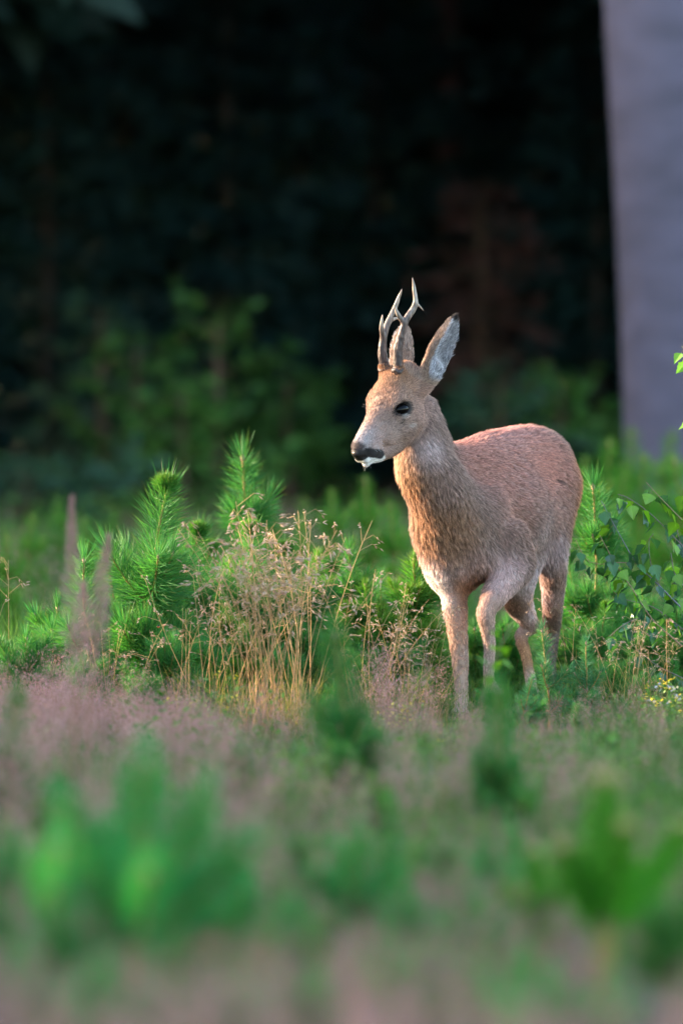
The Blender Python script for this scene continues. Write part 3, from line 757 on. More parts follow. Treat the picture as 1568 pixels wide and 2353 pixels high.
class PineKind:
    def __init__(s, **kw):
        gw, gn, br = pine_geo(**kw); s.h = kw['h']
        s.stem = gw.mesh('stem', [MB], True); s.needles = gn.mesh('needles', [MN])
        s.br = [(off, bw.mesh('branch', [MB], True), bn.mesh('needles', [MN])) for off, bw, bn in br]
    def place(s, u, Y, h, label, group, rz=0, tilt=(0, 0), name='young_pine', z=None):
        x, y = ground_uv(u, Y); sc_ = h / s.h
        root = thing(name, label, 'pine', (x, y, GZ(x, y) if z is None else z), rz, group)
        root.rotation_euler = (tilt[0], tilt[1], rz); root.scale = (sc_,) * 3
        st = obj('stem', s.stem, root); tag(obj('needles', s.needles, st), kind='stuff')
        for off, bm_, nm_ in s.br:
            b_ = obj('branch', bm_, root, loc=tuple(off)); tag(obj('needles', nm_, b_), kind='stuff')
        return root
def GZa(x, y):
    """height of the ground: level at the buck, gently uneven elsewhere"""
    return (1 - np.exp(-((y - 20.1) / 1.2) ** 2)) * .022 * np.sin(x * 2.1 + y * .9) * np.sin(y * 1.3 + .5)
def GZ(x, y): return float(GZa(x, y))

# ---------------- ground
gm, gnt, gb, gout = newmat('forest_clearing_soil'); N_, L_ = gnt.nodes, gnt.links
tc = N_.new('ShaderNodeTexCoord'); n1 = N_.new('ShaderNodeTexNoise'); n1.inputs['Scale'].default_value = 2.2; n1.inputs['Detail'].default_value = 9
n2 = N_.new('ShaderNodeTexNoise'); n2.inputs['Scale'].default_value = 55; n2.inputs['Detail'].default_value = 6
L_.new(tc.outputs['Object'], n1.inputs[0]); L_.new(tc.outputs['Object'], n2.inputs[0])
r1 = N_.new('ShaderNodeValToRGB'); r1.color_ramp.elements[0].color = (.035, .024, .014, 1); r1.color_ramp.elements[0].position = .35
r1.color_ramp.elements[1].color = (.045, .075, .018, 1); r1.color_ramp.elements[1].position = .65
e_ = r1.color_ramp.elements.new(.5); e_.color = (.075, .05, .032, 1)
L_.new(n1.outputs[0], r1.inputs[0])
mx = N_.new('ShaderNodeMix'); mx.data_type = 'RGBA'; mx.blend_type = 'OVERLAY'; mx.inputs[0].default_value = .7
L_.new(r1.outputs[0], mx.inputs[6]); L_.new(n2.outputs[0], mx.inputs[7]); L_.new(mx.outputs[2], gb.inputs['Base Color']); gb.inputs['Roughness'].default_value = .95
bp = N_.new('ShaderNodeBump'); bp.inputs['Distance'].default_value = .02; L_.new(n2.outputs[0], bp.inputs['Height']); L_.new(bp.outputs[0], gb.inputs['Normal'])
gx = np.concatenate([[-400, -150, -60, -20], np.arange(-8, 8.01, .25), [20, 60, 150, 400]]); gy = np.concatenate([[-400, -100, -30, 0], np.arange(4, 42.01, .25), [50, 80, 160, 400]])
XX, YY = np.meshgrid(gx, gy, indexing='ij'); near = (abs(XX) < 9) & (YY > 3) & (YY < 43)
ZZ = np.where(near, GZa(XX, YY), 0) 
i = np.arange(len(gx) - 1)[:, None] * len(gy) + np.arange(len(gy) - 1)[None]
gq = np.stack([i, i + len(gy), i + len(gy) + 1, i + 1], -1).reshape(-1, 4)
tag(obj('ground', mesh('ground', np.stack([XX, YY, ZZ], -1).reshape(-1, 3), [gq], None, True, [gm])), kind='structure')

# ---------------- grass blades / panicles
MG = leafy('grass_blades', rough=.6, trans=.4, spec=.15, varo=.1)
MS = leafy('dry_straw', rough=.65, trans=.3, spec=.12, varo=.12, coltrans=(1.05, 1.0, .85))
def blades(g, base, n, hmin, hmax, lean, col, width, seed, droop=.5, segs=3):
    rs = np.random.RandomState(seed); h = rs.uniform(hmin, hmax, n); az = rs.rand(n) * 6.283
    d = np.stack([np.cos(az), np.sin(az), np.zeros(n)], -1); ln = rs.uniform(0, lean, n)
    sd = np.stack([-np.sin(az + rs.normal(size=n)), np.cos(az), np.zeros(n)], -1) * width * .5
    lv = []
    for k in range(segs + 1):
        s = k / segs
        c = base + d * (h * (ln * s + droop * ln * s * s))[:, None] + np.array([0, 0, 1.]) * (h * (s - .25 * droop * ln * s * s))[:, None]
        if k < segs: lv += [c - sd * (1 - .75 * s), c + sd * (1 - .75 * s)]
        else: lv += [c]
    m = 2 * segs + 1; v = np.stack(lv, 1).reshape(-1, 3); i = np.arange(n)[:, None] * m
    q = np.concatenate([i + np.array([[2 * k, 2 * k + 1, 2 * k + 3, 2 * k + 2]]) for k in range(segs - 1)]) if segs > 1 else np.zeros((0, 4), int)
    t = i + np.array([[2 * segs - 2, 2 * segs - 1, 2 * segs]])
    c0, c1 = np.array(col[0]), np.array(col[1]); f = rs.rand(n)[:, None]; c = np.repeat(c0 * (1 - f) + c1 * f, m, 0)
    g.add(v, t, q, c)
def spikelets(g, pos, d, L, w, col, seed):
    """small flat-sided grains: 4-sided spindles (8 triangles as 4 quads + ...)"""
    rs = np.random.RandomState(seed); n = len(pos); d = nrm(d); a = nrm(np.cross(d, rs.normal(size=(n, 3)))); b = np.cross(d, a)
    L = L * rs.uniform(.7, 1.2, n)[:, None]; w = w * rs.uniform(.8, 1.2, n)[:, None]
    m = pos + d * L * .4
    v = np.stack([pos, m + a * w * .5, m + b * w * .35, m - a * w * .5, m - b * w * .35, pos + d * L], 1).reshape(-1, 3)
    i = np.arange(n)[:, None] * 6
    t = np.concatenate([i + np.array([[0, 1 + k, 1 + (k + 1) % 4]]) for k in range(4)] + [i + np.array([[5, 1 + (k + 1) % 4, 1 + k]]) for k in range(4)])
    c0, c1 = np.array(col[0]), np.array(col[1]); f = rs.rand(n)[:, None]; c = np.repeat(c0 * (1 - f) + c1 * f, 6, 0)
    g.add(v, t, None, c)
def culm_geo(h, seed, lean=.2, bend=.3, ncl=9, spk=9, straw=((.46, .27, .11), (.52, .34, .17)), grain=((.46, .30, .20), (.58, .43, .31)), L=.0075, spread=.06, wid=.0019):
    """a flowering grass stem with a loose panicle, separate geos"""
    rs = np.random.RandomState(seed); gs, gp = Geo(), Geo(); az = rs.rand() * 6.28
    s = np.linspace(0, 1, 9)[:, None]; d = np.array([math.cos(az), math.sin(az), 0])
    pts = d * h * (lean * s + bend * s ** 3) + np.array([0, 0, 1.]) * h * (s - .25 * (lean + bend) * s ** 2)
    c = np.array(straw[0]) * (1 - s) + np.array(straw[1]) * s
    tube(gs, pts, np.linspace(wid * .5, wid * .22, 9), c, 3)
    for k in range(ncl):
        t = rs.uniform(.60, 1.0); i = min(int(t * 8), 7); f = t * 8 - i; p = pts[i] * (1 - f) + pts[i + 1] * f
        a2 = rs.rand() * 6.28; out = np.array([math.cos(a2), math.sin(a2), rs.uniform(.1, .9)]) * spread * rs.uniform(.3, 1) * (1.25 - t)* 2.2
        mid = p + out * .6 + [0, 0, .004]; e = p + out + [0, 0, -.010]
        tube(gp, [p, mid, e], wid * .22, straw[1], 3, cap=False)
        m = max(2, int(spk * rs.uniform(.5, 1.3))); f2 = rs.rand(m)[:, None]; pos = mid * (1 - f2) + e * f2 + rs.normal(size=(m, 3)) * .0022
        dd = nrm(e - mid) + rs.normal(size=(m, 3)) * .28
        spikelets(gp, pos, dd, L, .0032, grain, seed * 3 + k)
    return gs, gp
CULM = []
for k in range(14):
    gs, gp = culm_geo(.40, 700 + k, lean=.05 + .012 * k, bend=.05 + .03 * (k % 5), ncl=5 + k % 4, spk=3.6, L=.013, spread=.075)
    CULM.append((gs.mesh('culm', [MS], True), gp.mesh('panicle', [MS])))
def tussock(u, Y, n, h0, h1, rad, label, seed, group='clumps of dry flowering grass round the deer', lean=(0, 0), fan=.10, only=None):
    rs = np.random.RandomState(seed); x, y = ground_uv(u, Y)
    root = thing('grass_tussock', label, 'grass', (x, y, GZ(x, y)), 0, group)
    g = Geo(); b = rs.normal(size=(120, 3)) * [rad * .6, rad * .6, 0]
    blades(g, b, 120, .06, .20, .9, ((.07, .14, .03), (.34, .24, .10)), .0022, seed)
    tag(obj('leaf_blades', g.mesh('leaf_blades', [MG]), root), kind='stuff')
    for k in range(n):
        r = rad * math.sqrt(rs.rand()); a = rs.rand() * 6.28; px, py = r * math.cos(a), r * math.sin(a) * .8
        cm, pm = CULM[rs.randint(len(CULM))]; hh = rs.uniform(h0, h1) / .40
        o = obj('culm', cm, root, loc=(px, py, 0)); o.scale = (hh,) * 3
        o.rotation_euler = (lean[1] + rs.normal() * fan * .6 - py * 1.0, lean[0] + rs.normal() * fan + px * 2.0, rs.rand() * 6.28)
        tag(obj('panicle', pm, o), kind='stuff')
    return root

# ---------------- kinds of young pine
DK = ((.028, .16, .045), (.075, .25, .055)); BL = ((.035, .16, .070), (.085, .25, .10)); YG = ((.035, .20, .014), (.09, .31, .020))
PK = {
 'hero': PineKind(h=.60, seed=11, whorls=2, per=6, dens=1.35, nl=.100, fresh=False, brl=.66, lead=.48, candles=6, col=DK, curve=.30),
 'tall': PineKind(h=.60, seed=12, whorls=3, per=6, dens=1.3, nl=.078, brl=.60, lead=.30, col=DK),
 'slim': PineKind(h=.45, seed=13, whorls=2, per=4, dens=1.35, nl=.082, brl=.40, lead=.60, col=DK),
 'bushy': PineKind(h=.38, seed=14, whorls=3, per=6, dens=1.5, nl=.060, fresh=True, brl=1.0, lead=.34),
 'low': PineKind(h=.28, seed=15, whorls=2, per=6, dens=1.5, nl=.062, brl=1.1, lead=.42, col=DK),
 'blue': PineKind(h=.34, seed=16, whorls=2, per=3, dens=1.15, nl=.054, brl=.5, lead=.55, col=BL, curve=.05),
 'candle': PineKind(h=.30, seed=17, whorls=1, per=4, dens=4.2, nl=.036, fresh=True, brl=.9, lead=.6, col=((.05, .32, .02), (.11, .44, .03)), thick=3.2, curve=0),
 'fore': PineKind(h=.36, seed=19, whorls=1, per=5, dens=2.1, nl=.056, fresh=False, brl=.8, lead=.62, col=((.02, .25, .065), (.055, .36, .10)), thick=2.0, curve=.1),
 'back': PineKind(h=.55, seed=18, whorls=3, per=5, dens=.75, nl=.06, fresh=True, brl=.7, lead=.36, col=YG),
}
# ------------------------------------------------------------------ the forest behind
MF = leafy('conifer_foliage', rough=.6, trans=.2, spec=.2, varo=.3)
MBT = vcol('tree_bark', rough=.9, spec=.1, noise=9, amp=.4, bump=.02, stretch=(1, 1, .3))
def cards(g, p, d, L, w, col, seed):
    """small leafy sprays: folded quads (two triangles each side)"""
    rs = np.random.RandomState(seed); n = len(p); d = nrm(d + rs.normal(size=(n, 3)) * .35)
    s = nrm(np.cross(d, rs.normal(size=(n, 3)))); L = L * rs.uniform(.6, 1.3, n)[:, None]; w = w * rs.uniform(.6, 1.3, n)[:, None]
    m = p + d * L * .45
    v = np.stack([p, m + s * w * .5, p + d * L, m - s * w * .5], 1).reshape(-1, 3); i = np.arange(n)[:, None] * 4
    c0, c1 = np.array(col[0]), np.array(col[1]); f = rs.rand(n)[:, None]
    g.add(v, None, i + np.array([[0, 1, 2, 3]]), np.repeat(c0 * (1 - f) + c1 * f, 4, 0))
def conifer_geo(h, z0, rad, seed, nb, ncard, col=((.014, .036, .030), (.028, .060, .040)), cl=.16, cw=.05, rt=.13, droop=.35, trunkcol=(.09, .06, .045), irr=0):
    rs = np.random.RandomState(seed); gt, gf = Geo(), Geo()
    zt = np.linspace(0, h, 12); pt = np.stack([np.cumsum(rs.normal(size=12) * .012) * h / 10, np.cumsum(rs.normal(size=12) * .012) * h / 10, zt - .05], -1)
    rr = rt * (1 - zt / h) ** .8 + .008; rr[0] *= 1.35
    tube(gt, pt, rr, trunkcol, 9)
    for k in range(nb):
        z = z0 + (h - z0) * (k + rs.rand()) / nb; az = k * 2.4 + rs.rand(); f = (z - z0) / (h - z0)
        L = rad * (1 - f) ** .75 * rs.uniform(.7 - irr * .8, 1.1 + irr * .5) * min(1, .45 + f * 4 if z0 > 1 else 1) + .12
        s = np.linspace(0, 1, 6)[:, None]; dr = droop * (1 - f) + rs.normal() * .08
        c = np.array([np.interp(z, zt, pt[:, 0]), np.interp(z, zt, pt[:, 1]), z])
        b = c + np.array([math.cos(az), math.sin(az), 0]) * L * s + np.array([0, 0, 1.]) * L * (-dr * s + .25 * s ** 2)
        tube(gt, b, .011 * L ** .5 * (1 - s[:, 0] * .8), trunkcol, 3, cap=False)
        m = max(6, int(ncard * L / rad)); t = rs.rand(m) ** .7; i = np.minimum((t * 5).astype(int), 4); q = (t * 5 - i)[:, None]
        p = b[i] * (1 - q) + b[i + 1] * q; ax = nrm(b[-1] - b[0]); sd = np.cross(ax, [0, 0, 1.])
        off = rs.uniform(-1, 1, m)[:, None] * sd * (L * .32 * (1.1 - t))[:, None] + rs.normal(size=(m, 3)) * .03
        cards(gf, p + off, ax * .8 + np.sign(off @ sd)[:, None] * sd * .7 + [0, 0, -.25], cl, cw, col, seed * 7 + k)
    return gt, gf
class TreeKind:
    def __init__(s, *a, **k):
        gt, gf = conifer_geo(*a, **k); s.t = gt.mesh('trunk', [MBT], True); s.f = gf.mesh('foliage', [MF]); s.h = a[0]
    def place(s, x, y, label, group, name='conifer_tree', cat='tree', rz=0, sc_=1.0):
        r = thing(name, label, cat, (x, y, GZ(x, y) if y < 42 else 0), rz, group); r.scale = (sc_,) * 3
        obj('trunk', s.t, r); tag(obj('crown', s.f, r), kind='stuff'); return r
rs = np.random.RandomState(77)
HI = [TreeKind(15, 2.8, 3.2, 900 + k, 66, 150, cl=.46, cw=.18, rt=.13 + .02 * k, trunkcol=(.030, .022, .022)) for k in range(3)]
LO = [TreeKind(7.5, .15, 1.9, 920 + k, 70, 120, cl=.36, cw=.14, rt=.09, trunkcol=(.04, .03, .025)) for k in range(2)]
n = 0
for row, (y0, dx) in enumerate([(39.0, 2.2), (41.0, 2.2), (43.5, 2.2), (46, 2.2), (49, 2.0)]):
    for x in np.arange(-17, 17.1, dx):
        X = x + rs.uniform(-.6, .6) + row * .7; Y = y0 + rs.uniform(-.8, .8)
        if abs(X) < 2.7: X = math.copysign(2.75 + .3 * rs.rand(), X)  # trunks pushed out of view; the unseen crowns overhang to shade the forest
        HI[n % 3].place(X, Y, 'tall dark conifer of the forest edge with its crown above the picture', 'tall conifers of the dark forest', rz=rs.rand() * 6.28, sc_=rs.uniform(.93, 1.12)); n += 1
for row, y0 in enumerate([52, 54.5, 57, 60, 63.5, 67]):
    for x in np.arange(-13, 13.1, 1.45):
        LO[n % 2].place(x + rs.uniform(-.4, .4) + row * .7, y0 + rs.uniform(-.6, .6), 'dark spruce with boughs down to the ground deep in the forest', 'low boughed spruces deep in the forest', name='spruce_tree', rz=rs.rand() * 6.28, sc_=rs.uniform(.95, 1.2)); n += 1
# unseen spruces added at left to block the sun; a gap lights the buck
for x, y in [(-9.7, 18.4), (-9.6, 19.4), (-9.9, 20.4), (-9.5, 21.1), (-11, 19), (-11.3, 20.8), (-9.6, 17.2), (-10, 9), (-9.6, 11), (-9.4, 12), (-9.5, 14), (-9.6, 16), (-9.3, 8.2), (-9.4, 27.2), (-9.5, 29), (-9.4, 31), (-9.5, 33), (-9.6, 35), (-10.4, 13), (-9.8, 15), (-10.5, 17), (-11.5, 10), (-11.8, 12.5), (-11.4, 15), (-12, 17.4), (-9.5, 25.6), (-11.2, 26), (-10.2, 28), (-9.6, 30), (-10.3, 32), (-9.7, 34), (-10.3, 36), (-9.5, 37.6), (-11.9, 27.5), (-11.5, 30), (-12, 33), (-11.6, 35.5), (-10, 7)]:
    LO[n % 2].place(x, y, 'unseen dark spruce left of the clearing, added to block the sun', 'unseen spruces added on the left to block the sun', name='spruce_tree', rz=rs.rand() * 6.28, sc_=rs.uniform(.70, .82)); n += 1

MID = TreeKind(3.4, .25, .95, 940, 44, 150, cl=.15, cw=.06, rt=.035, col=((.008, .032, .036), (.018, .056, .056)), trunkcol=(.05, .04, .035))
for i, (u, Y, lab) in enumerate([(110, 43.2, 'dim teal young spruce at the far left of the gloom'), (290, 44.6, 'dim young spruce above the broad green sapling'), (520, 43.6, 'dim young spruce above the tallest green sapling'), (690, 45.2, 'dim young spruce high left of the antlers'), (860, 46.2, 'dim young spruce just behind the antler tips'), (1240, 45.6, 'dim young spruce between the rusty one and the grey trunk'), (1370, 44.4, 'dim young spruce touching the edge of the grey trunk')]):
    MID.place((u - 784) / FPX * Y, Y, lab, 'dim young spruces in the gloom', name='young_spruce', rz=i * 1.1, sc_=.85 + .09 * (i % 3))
# unseen spruces behind the camera, added to darken the reflection in the eye
for row, y0 in enumerate([-13, -16]):
    for x in np.arange(-22, 22.1, 2.0):
        LO[n % 2].place(x + rs.uniform(-.5, .5) + row, y0 + rs.uniform(-.6, .6), 'unseen spruce behind the photographer, added to darken the reflection in the eye', 'unseen spruces added behind the photographer for the eye reflection', name='spruce_tree', rz=rs.rand() * 6.28, sc_=rs.uniform(.38, .5)); n += 1
# the big smooth grey trunk on the right
def bark_trunk(name, label, cat, u0, u1, Y, r0, r1, top_z, col, group=None, mat=None, flare=1.25):
    p0 = P(u0, 1200, Y); p1 = P(u1, 0, Y); z1 = p1[2]
    root = thing(name, label, cat, (p0[0], Y, 0), 0, group); g = Geo()
    z = np.concatenate([[-.1, .05, .2, .5], np.linspace(1, top_z, 14)]); k = (p1[0] - p0[0]) / (z1 - .5)
    rr = np.interp(z, [0, z1, top_z], [r0, r1, r1 * .6]); rr[:3] *= [flare * 1.15, flare, 1.08]
    pts = np.stack([(z - .5) * k + .02 * np.sin(z * 1.3), .02 * np.cos(z), z], -1)
    tube(g, pts, rr, col, 28); obj('trunk', g.mesh('trunk', [mat or MBT], True), root); return root, pts
mb, bnt, bb, _ = newmat('beech_bark'); N_, L_ = bnt.nodes, bnt.links
tc = N_.new('ShaderNodeTexCoord'); mp = N_.new('ShaderNodeMapping'); mp.inputs['Scale'].default_value = (1, 1, 2.2); nz_ = N_.new('ShaderNodeTexNoise'); nz_.inputs['Scale'].default_value = 3.5; nz_.inputs['Detail'].default_value = 7
cr = N_.new('ShaderNodeValToRGB'); cr.color_ramp.elements[0].position = .3; cr.color_ramp.elements[0].color = (.082, .068, .090, 1); cr.color_ramp.elements[1].position = .72; cr.color_ramp.elements[1].color = (.130, .107, .146, 1)
L_.new(tc.outputs['Object'], mp.inputs[0]); L_.new(mp.outputs[0], nz_.inputs[0]); L_.new(nz_.outputs[0], cr.inputs[0]); L_.new(cr.outputs[0], bb.inputs['Base Color']); bb.inputs['Roughness'].default_value = .85
bp = N_.new('ShaderNodeBump'); bp.inputs['Distance'].default_value = .01; L_.new(nz_.outputs[0], bp.inputs['Height']); L_.new(bp.outputs[0], bb.inputs['Normal'])
bt, pts = bark_trunk('beech_tree', 'big smooth grey trunk standing at the right edge behind the birch', 'tree', 1606, 1566, 33.0, .325, .33, 9.0, (1, 1, 1), mat=mb)
gf = Geo(); gb_ = Geo(); r2 = np.random.RandomState(5)  # limbs and crown above the view, added to shade the background
for k in range(26):
    z = r2.uniform(4.2, 8.8); c = np.array([np.interp(z, pts[:, 2], pts[:, 0]), 0, z]); az = r2.rand() * 6.28; L = r2.uniform(1.2, 2.8)
    e = c + np.array([math.cos(az), math.sin(az), .5]) * L; tube(gb_, [c, (c + e) / 2 + [0, 0, .15], e], [.06, .04, .015], (1, 1, 1), 5)
    m = 110; f = r2.rand(m)[:, None]; p = c * (1 - f) + e * f + r2.normal(size=(m, 3)) * .35; cards(gf, p, r2.normal(size=(m, 3)), .12, .08, ((.03, .07, .015), (.06, .12, .03)), k)
obj('limbs', gb_.mesh('limbs', [mb], True), bt); tag(obj('crown', gf.mesh('crown', [MF]), bt), kind='stuff')
# reddish pine trunk in the gloom and the rusty dead spruce beside it
bark_trunk('pine_tree', 'slender reddish brown trunk in the gloom above the buck', 'tree', 1035, 1030, 46.5, .085, .078, 8.0, (.09, .052, .052))
def sapling(name, label, group, u, Y, vtop, rad, seed, col, nb=34, nc=60, cl=.13, cw=.06, z0=.05, cat='tree', droop=-.25, tc=(.12, .08, .05), irr=0):
    x, y = ground_uv(u, Y); h = P(u, vtop, Y)[2]
    gt, gf = conifer_geo(h, z0, rad, seed, nb, nc, col=col, cl=cl, cw=cw, rt=.02, droop=droop, trunkcol=tc, irr=irr)
    r = thing(name, label, cat, (x, y, GZ(x, y)), 0, group); obj('trunk', gt.mesh('trunk', [MBT], True), r); tag(obj('foliage', gf.mesh('foliage', [MF]), r), kind='stuff')
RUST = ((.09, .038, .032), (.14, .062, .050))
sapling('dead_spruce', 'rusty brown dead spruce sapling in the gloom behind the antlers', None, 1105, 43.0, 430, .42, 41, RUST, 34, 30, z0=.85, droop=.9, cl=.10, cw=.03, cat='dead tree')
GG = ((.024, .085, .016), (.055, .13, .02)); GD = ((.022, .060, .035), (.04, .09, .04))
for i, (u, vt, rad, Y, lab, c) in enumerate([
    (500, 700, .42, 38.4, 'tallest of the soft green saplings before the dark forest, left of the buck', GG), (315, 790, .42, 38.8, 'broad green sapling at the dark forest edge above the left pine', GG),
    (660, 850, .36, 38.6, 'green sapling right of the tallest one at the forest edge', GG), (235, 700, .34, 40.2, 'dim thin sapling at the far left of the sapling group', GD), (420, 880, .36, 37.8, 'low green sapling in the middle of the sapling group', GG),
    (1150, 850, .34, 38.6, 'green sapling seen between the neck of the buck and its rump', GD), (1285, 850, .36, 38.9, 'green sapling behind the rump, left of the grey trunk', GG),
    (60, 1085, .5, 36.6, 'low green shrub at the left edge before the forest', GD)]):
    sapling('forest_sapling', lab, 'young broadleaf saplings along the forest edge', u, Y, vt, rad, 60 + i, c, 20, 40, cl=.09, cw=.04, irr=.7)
# ------------------------------------------------------------------ young pines, placed one by one
GP = {'s': 'young pines in focus round the buck', 'f': 'blurred young pines in the foreground', 'b': 'blurred young pines behind the buck'}
def pine(kind, u, Y, vtop, label, grp, rz=0, tilt=(0, 0)):
    return PK[kind].place(u, Y, P(u, vtop, Y)[2], label, GP[grp], rz, tilt)
SH = [('hero', 385, 20.35, 1225, 'pine pressed against the right side of the bushiest one', 5.9, (0, .08)),
 ('hero', 268, 20.4, 1292, 'pine filling the space between the narrow pine and the bushiest one', 3.0, (0, -.04)),
 ('low', 130, 20.3, 1400, 'low pine behind the leftmost low ones', 2.9, (0, 0)),
 ('hero', 332, 20.02, 1130, 'tall bushy pine with a bright crown of new tips, left of the straw grass', .3, (0, 0)),
 ('tall', 556, 21.3, 1052, 'pine with a long pale leader rising highest, behind the straw grass', 1.1, (0, .01)),
 ('slim', 203, 19.85, 1285, 'narrow young pine with one tall leader, left of the bushiest pine', 2, (0, -.02)),
 ('low', 62, 19.6, 1468, 'low dark green pine at the left edge above the mauve grass', 0, (0, 0)),
 ('low', 118, 19.9, 1450, 'low pine just right of the leftmost one, partly behind the reddish plume', 2, (0, 0)),
 ('bushy', 932, 20.45, 1288, 'pine with fresh bright green tips against the chest of the buck', 0, (0, 0)),
 ('bushy', 835, 20.6, 1345, 'small pine with a bright tip, left of the one at the chest', 1, (0, 0)),
 ('hero', 587, 20.45, 1225, 'wide pine whose needles fan out above the left straw stems', 4.4, (0, 0)),
 ('tall', 795, 20.65, 1262, 'pine with long soft needles behind the right straw stems', .9, (0, .03)),
 ('bushy', 748, 20.75, 1282, 'pine with small bright tips between the straw stems', 2.6, (0, 0)),
 ('hero', 440, 20.7, 1262, 'wide dark pine right behind the bushiest one', 5.5, (0, .05)),
 ('hero', 672, 20.35, 1270, 'dense pine right behind the tallest straw stems', 1.9, (0, .05)),
 ('tall', 455, 20.3, 1330, 'dark pine between the bushiest pine and the straw grass', 2.2, (0, -.06)),
 ('bushy', 520, 20.55, 1290, 'pine under the long leader, behind the left straw stems', .8, (0, 0)),
 ('tall', 730, 20.5, 1330, 'dark pine among the right straw stems', 3, (0, .08)),
 ('hero', 800, 20.8, 1310, 'half hidden pine behind the thin arching grass', 4, (0, .05)),
 ('low', 390, 19.8, 1470, 'low pine at the foot of the bushiest pine', 4, (0, .1)),
 ('low', 690, 20.25, 1450, 'low pine behind the foot of the straw stems', 5, (0, 0)),
 ('low', 890, 20.7, 1400, 'low pine behind the tan grass beside the planted foreleg', 3.3, (0, 0)),
 ('low', 280, 20.3, 1440, 'low pine between the two tall pines at left', 3.9, (0, 0)),
 ('tall', 985, 20.95, 1400, 'pine behind the planted foreleg', 2.9, (0, 0)),
 ('tall', 1345, 20.75, 1122, 'tall pine rising right behind the rump', .5, (0, .03)),
 ('tall', 1392, 21.5, 1160, 'soft pine beside the one behind the rump', 1.5, (0, .04)),
 ('hero', 1330, 21.2, 1290, 'dense dark pine behind the hind legs, at right', 2.5, (0, 0)),
 ('hero', 1440, 21.1, 1330, 'dark pine behind the birch twigs', 3.5, (0, 0)),
 ('low', 1165, 20.95, 1440, 'low pine seen between the raised foreleg and the hind leg', 1, (0, 0)),
 ('low', 1090, 21.0, 1450, 'low pine seen between the two forelegs', 4, (0, 0)),
 ('blue', 1262, 19.55, 1450, 'blue green pine with a straight tan stem before the hind legs', .4, (0, -.03)),
 ('blue', 1345, 19.6, 1478, 'blue green pine right of the one before the hind legs', 1.7, (0, 0)),
 ('blue', 1190, 19.3, 1555, 'small pine leaning left under the far hind leg', 2.6, (0, -.22)),
 ('low', 1475, 19.75, 1560, 'low brushy pine right of the blue green ones', 2.2, (0, 0)),
 ('low', 1418, 19.5, 1610, 'small leaning pine below the birch twigs', .9, (0, .25)),
 ('blue', 1540, 19.8, 1600, 'small pine near the right edge under the birch', 1.9, (0, -.1)),
 ('low', 1120, 19.55, 1590, 'low pine under the raised hoof', 5.2, (0, 0)),
 ('low', 1300, 20.2, 1560, 'low pine between the blue green ones', 2.0, (0, .1))]
for k, u, Y, v, lab, rz, tl in SH: pine(k, u, Y, v, lab, 's', rz, tl)
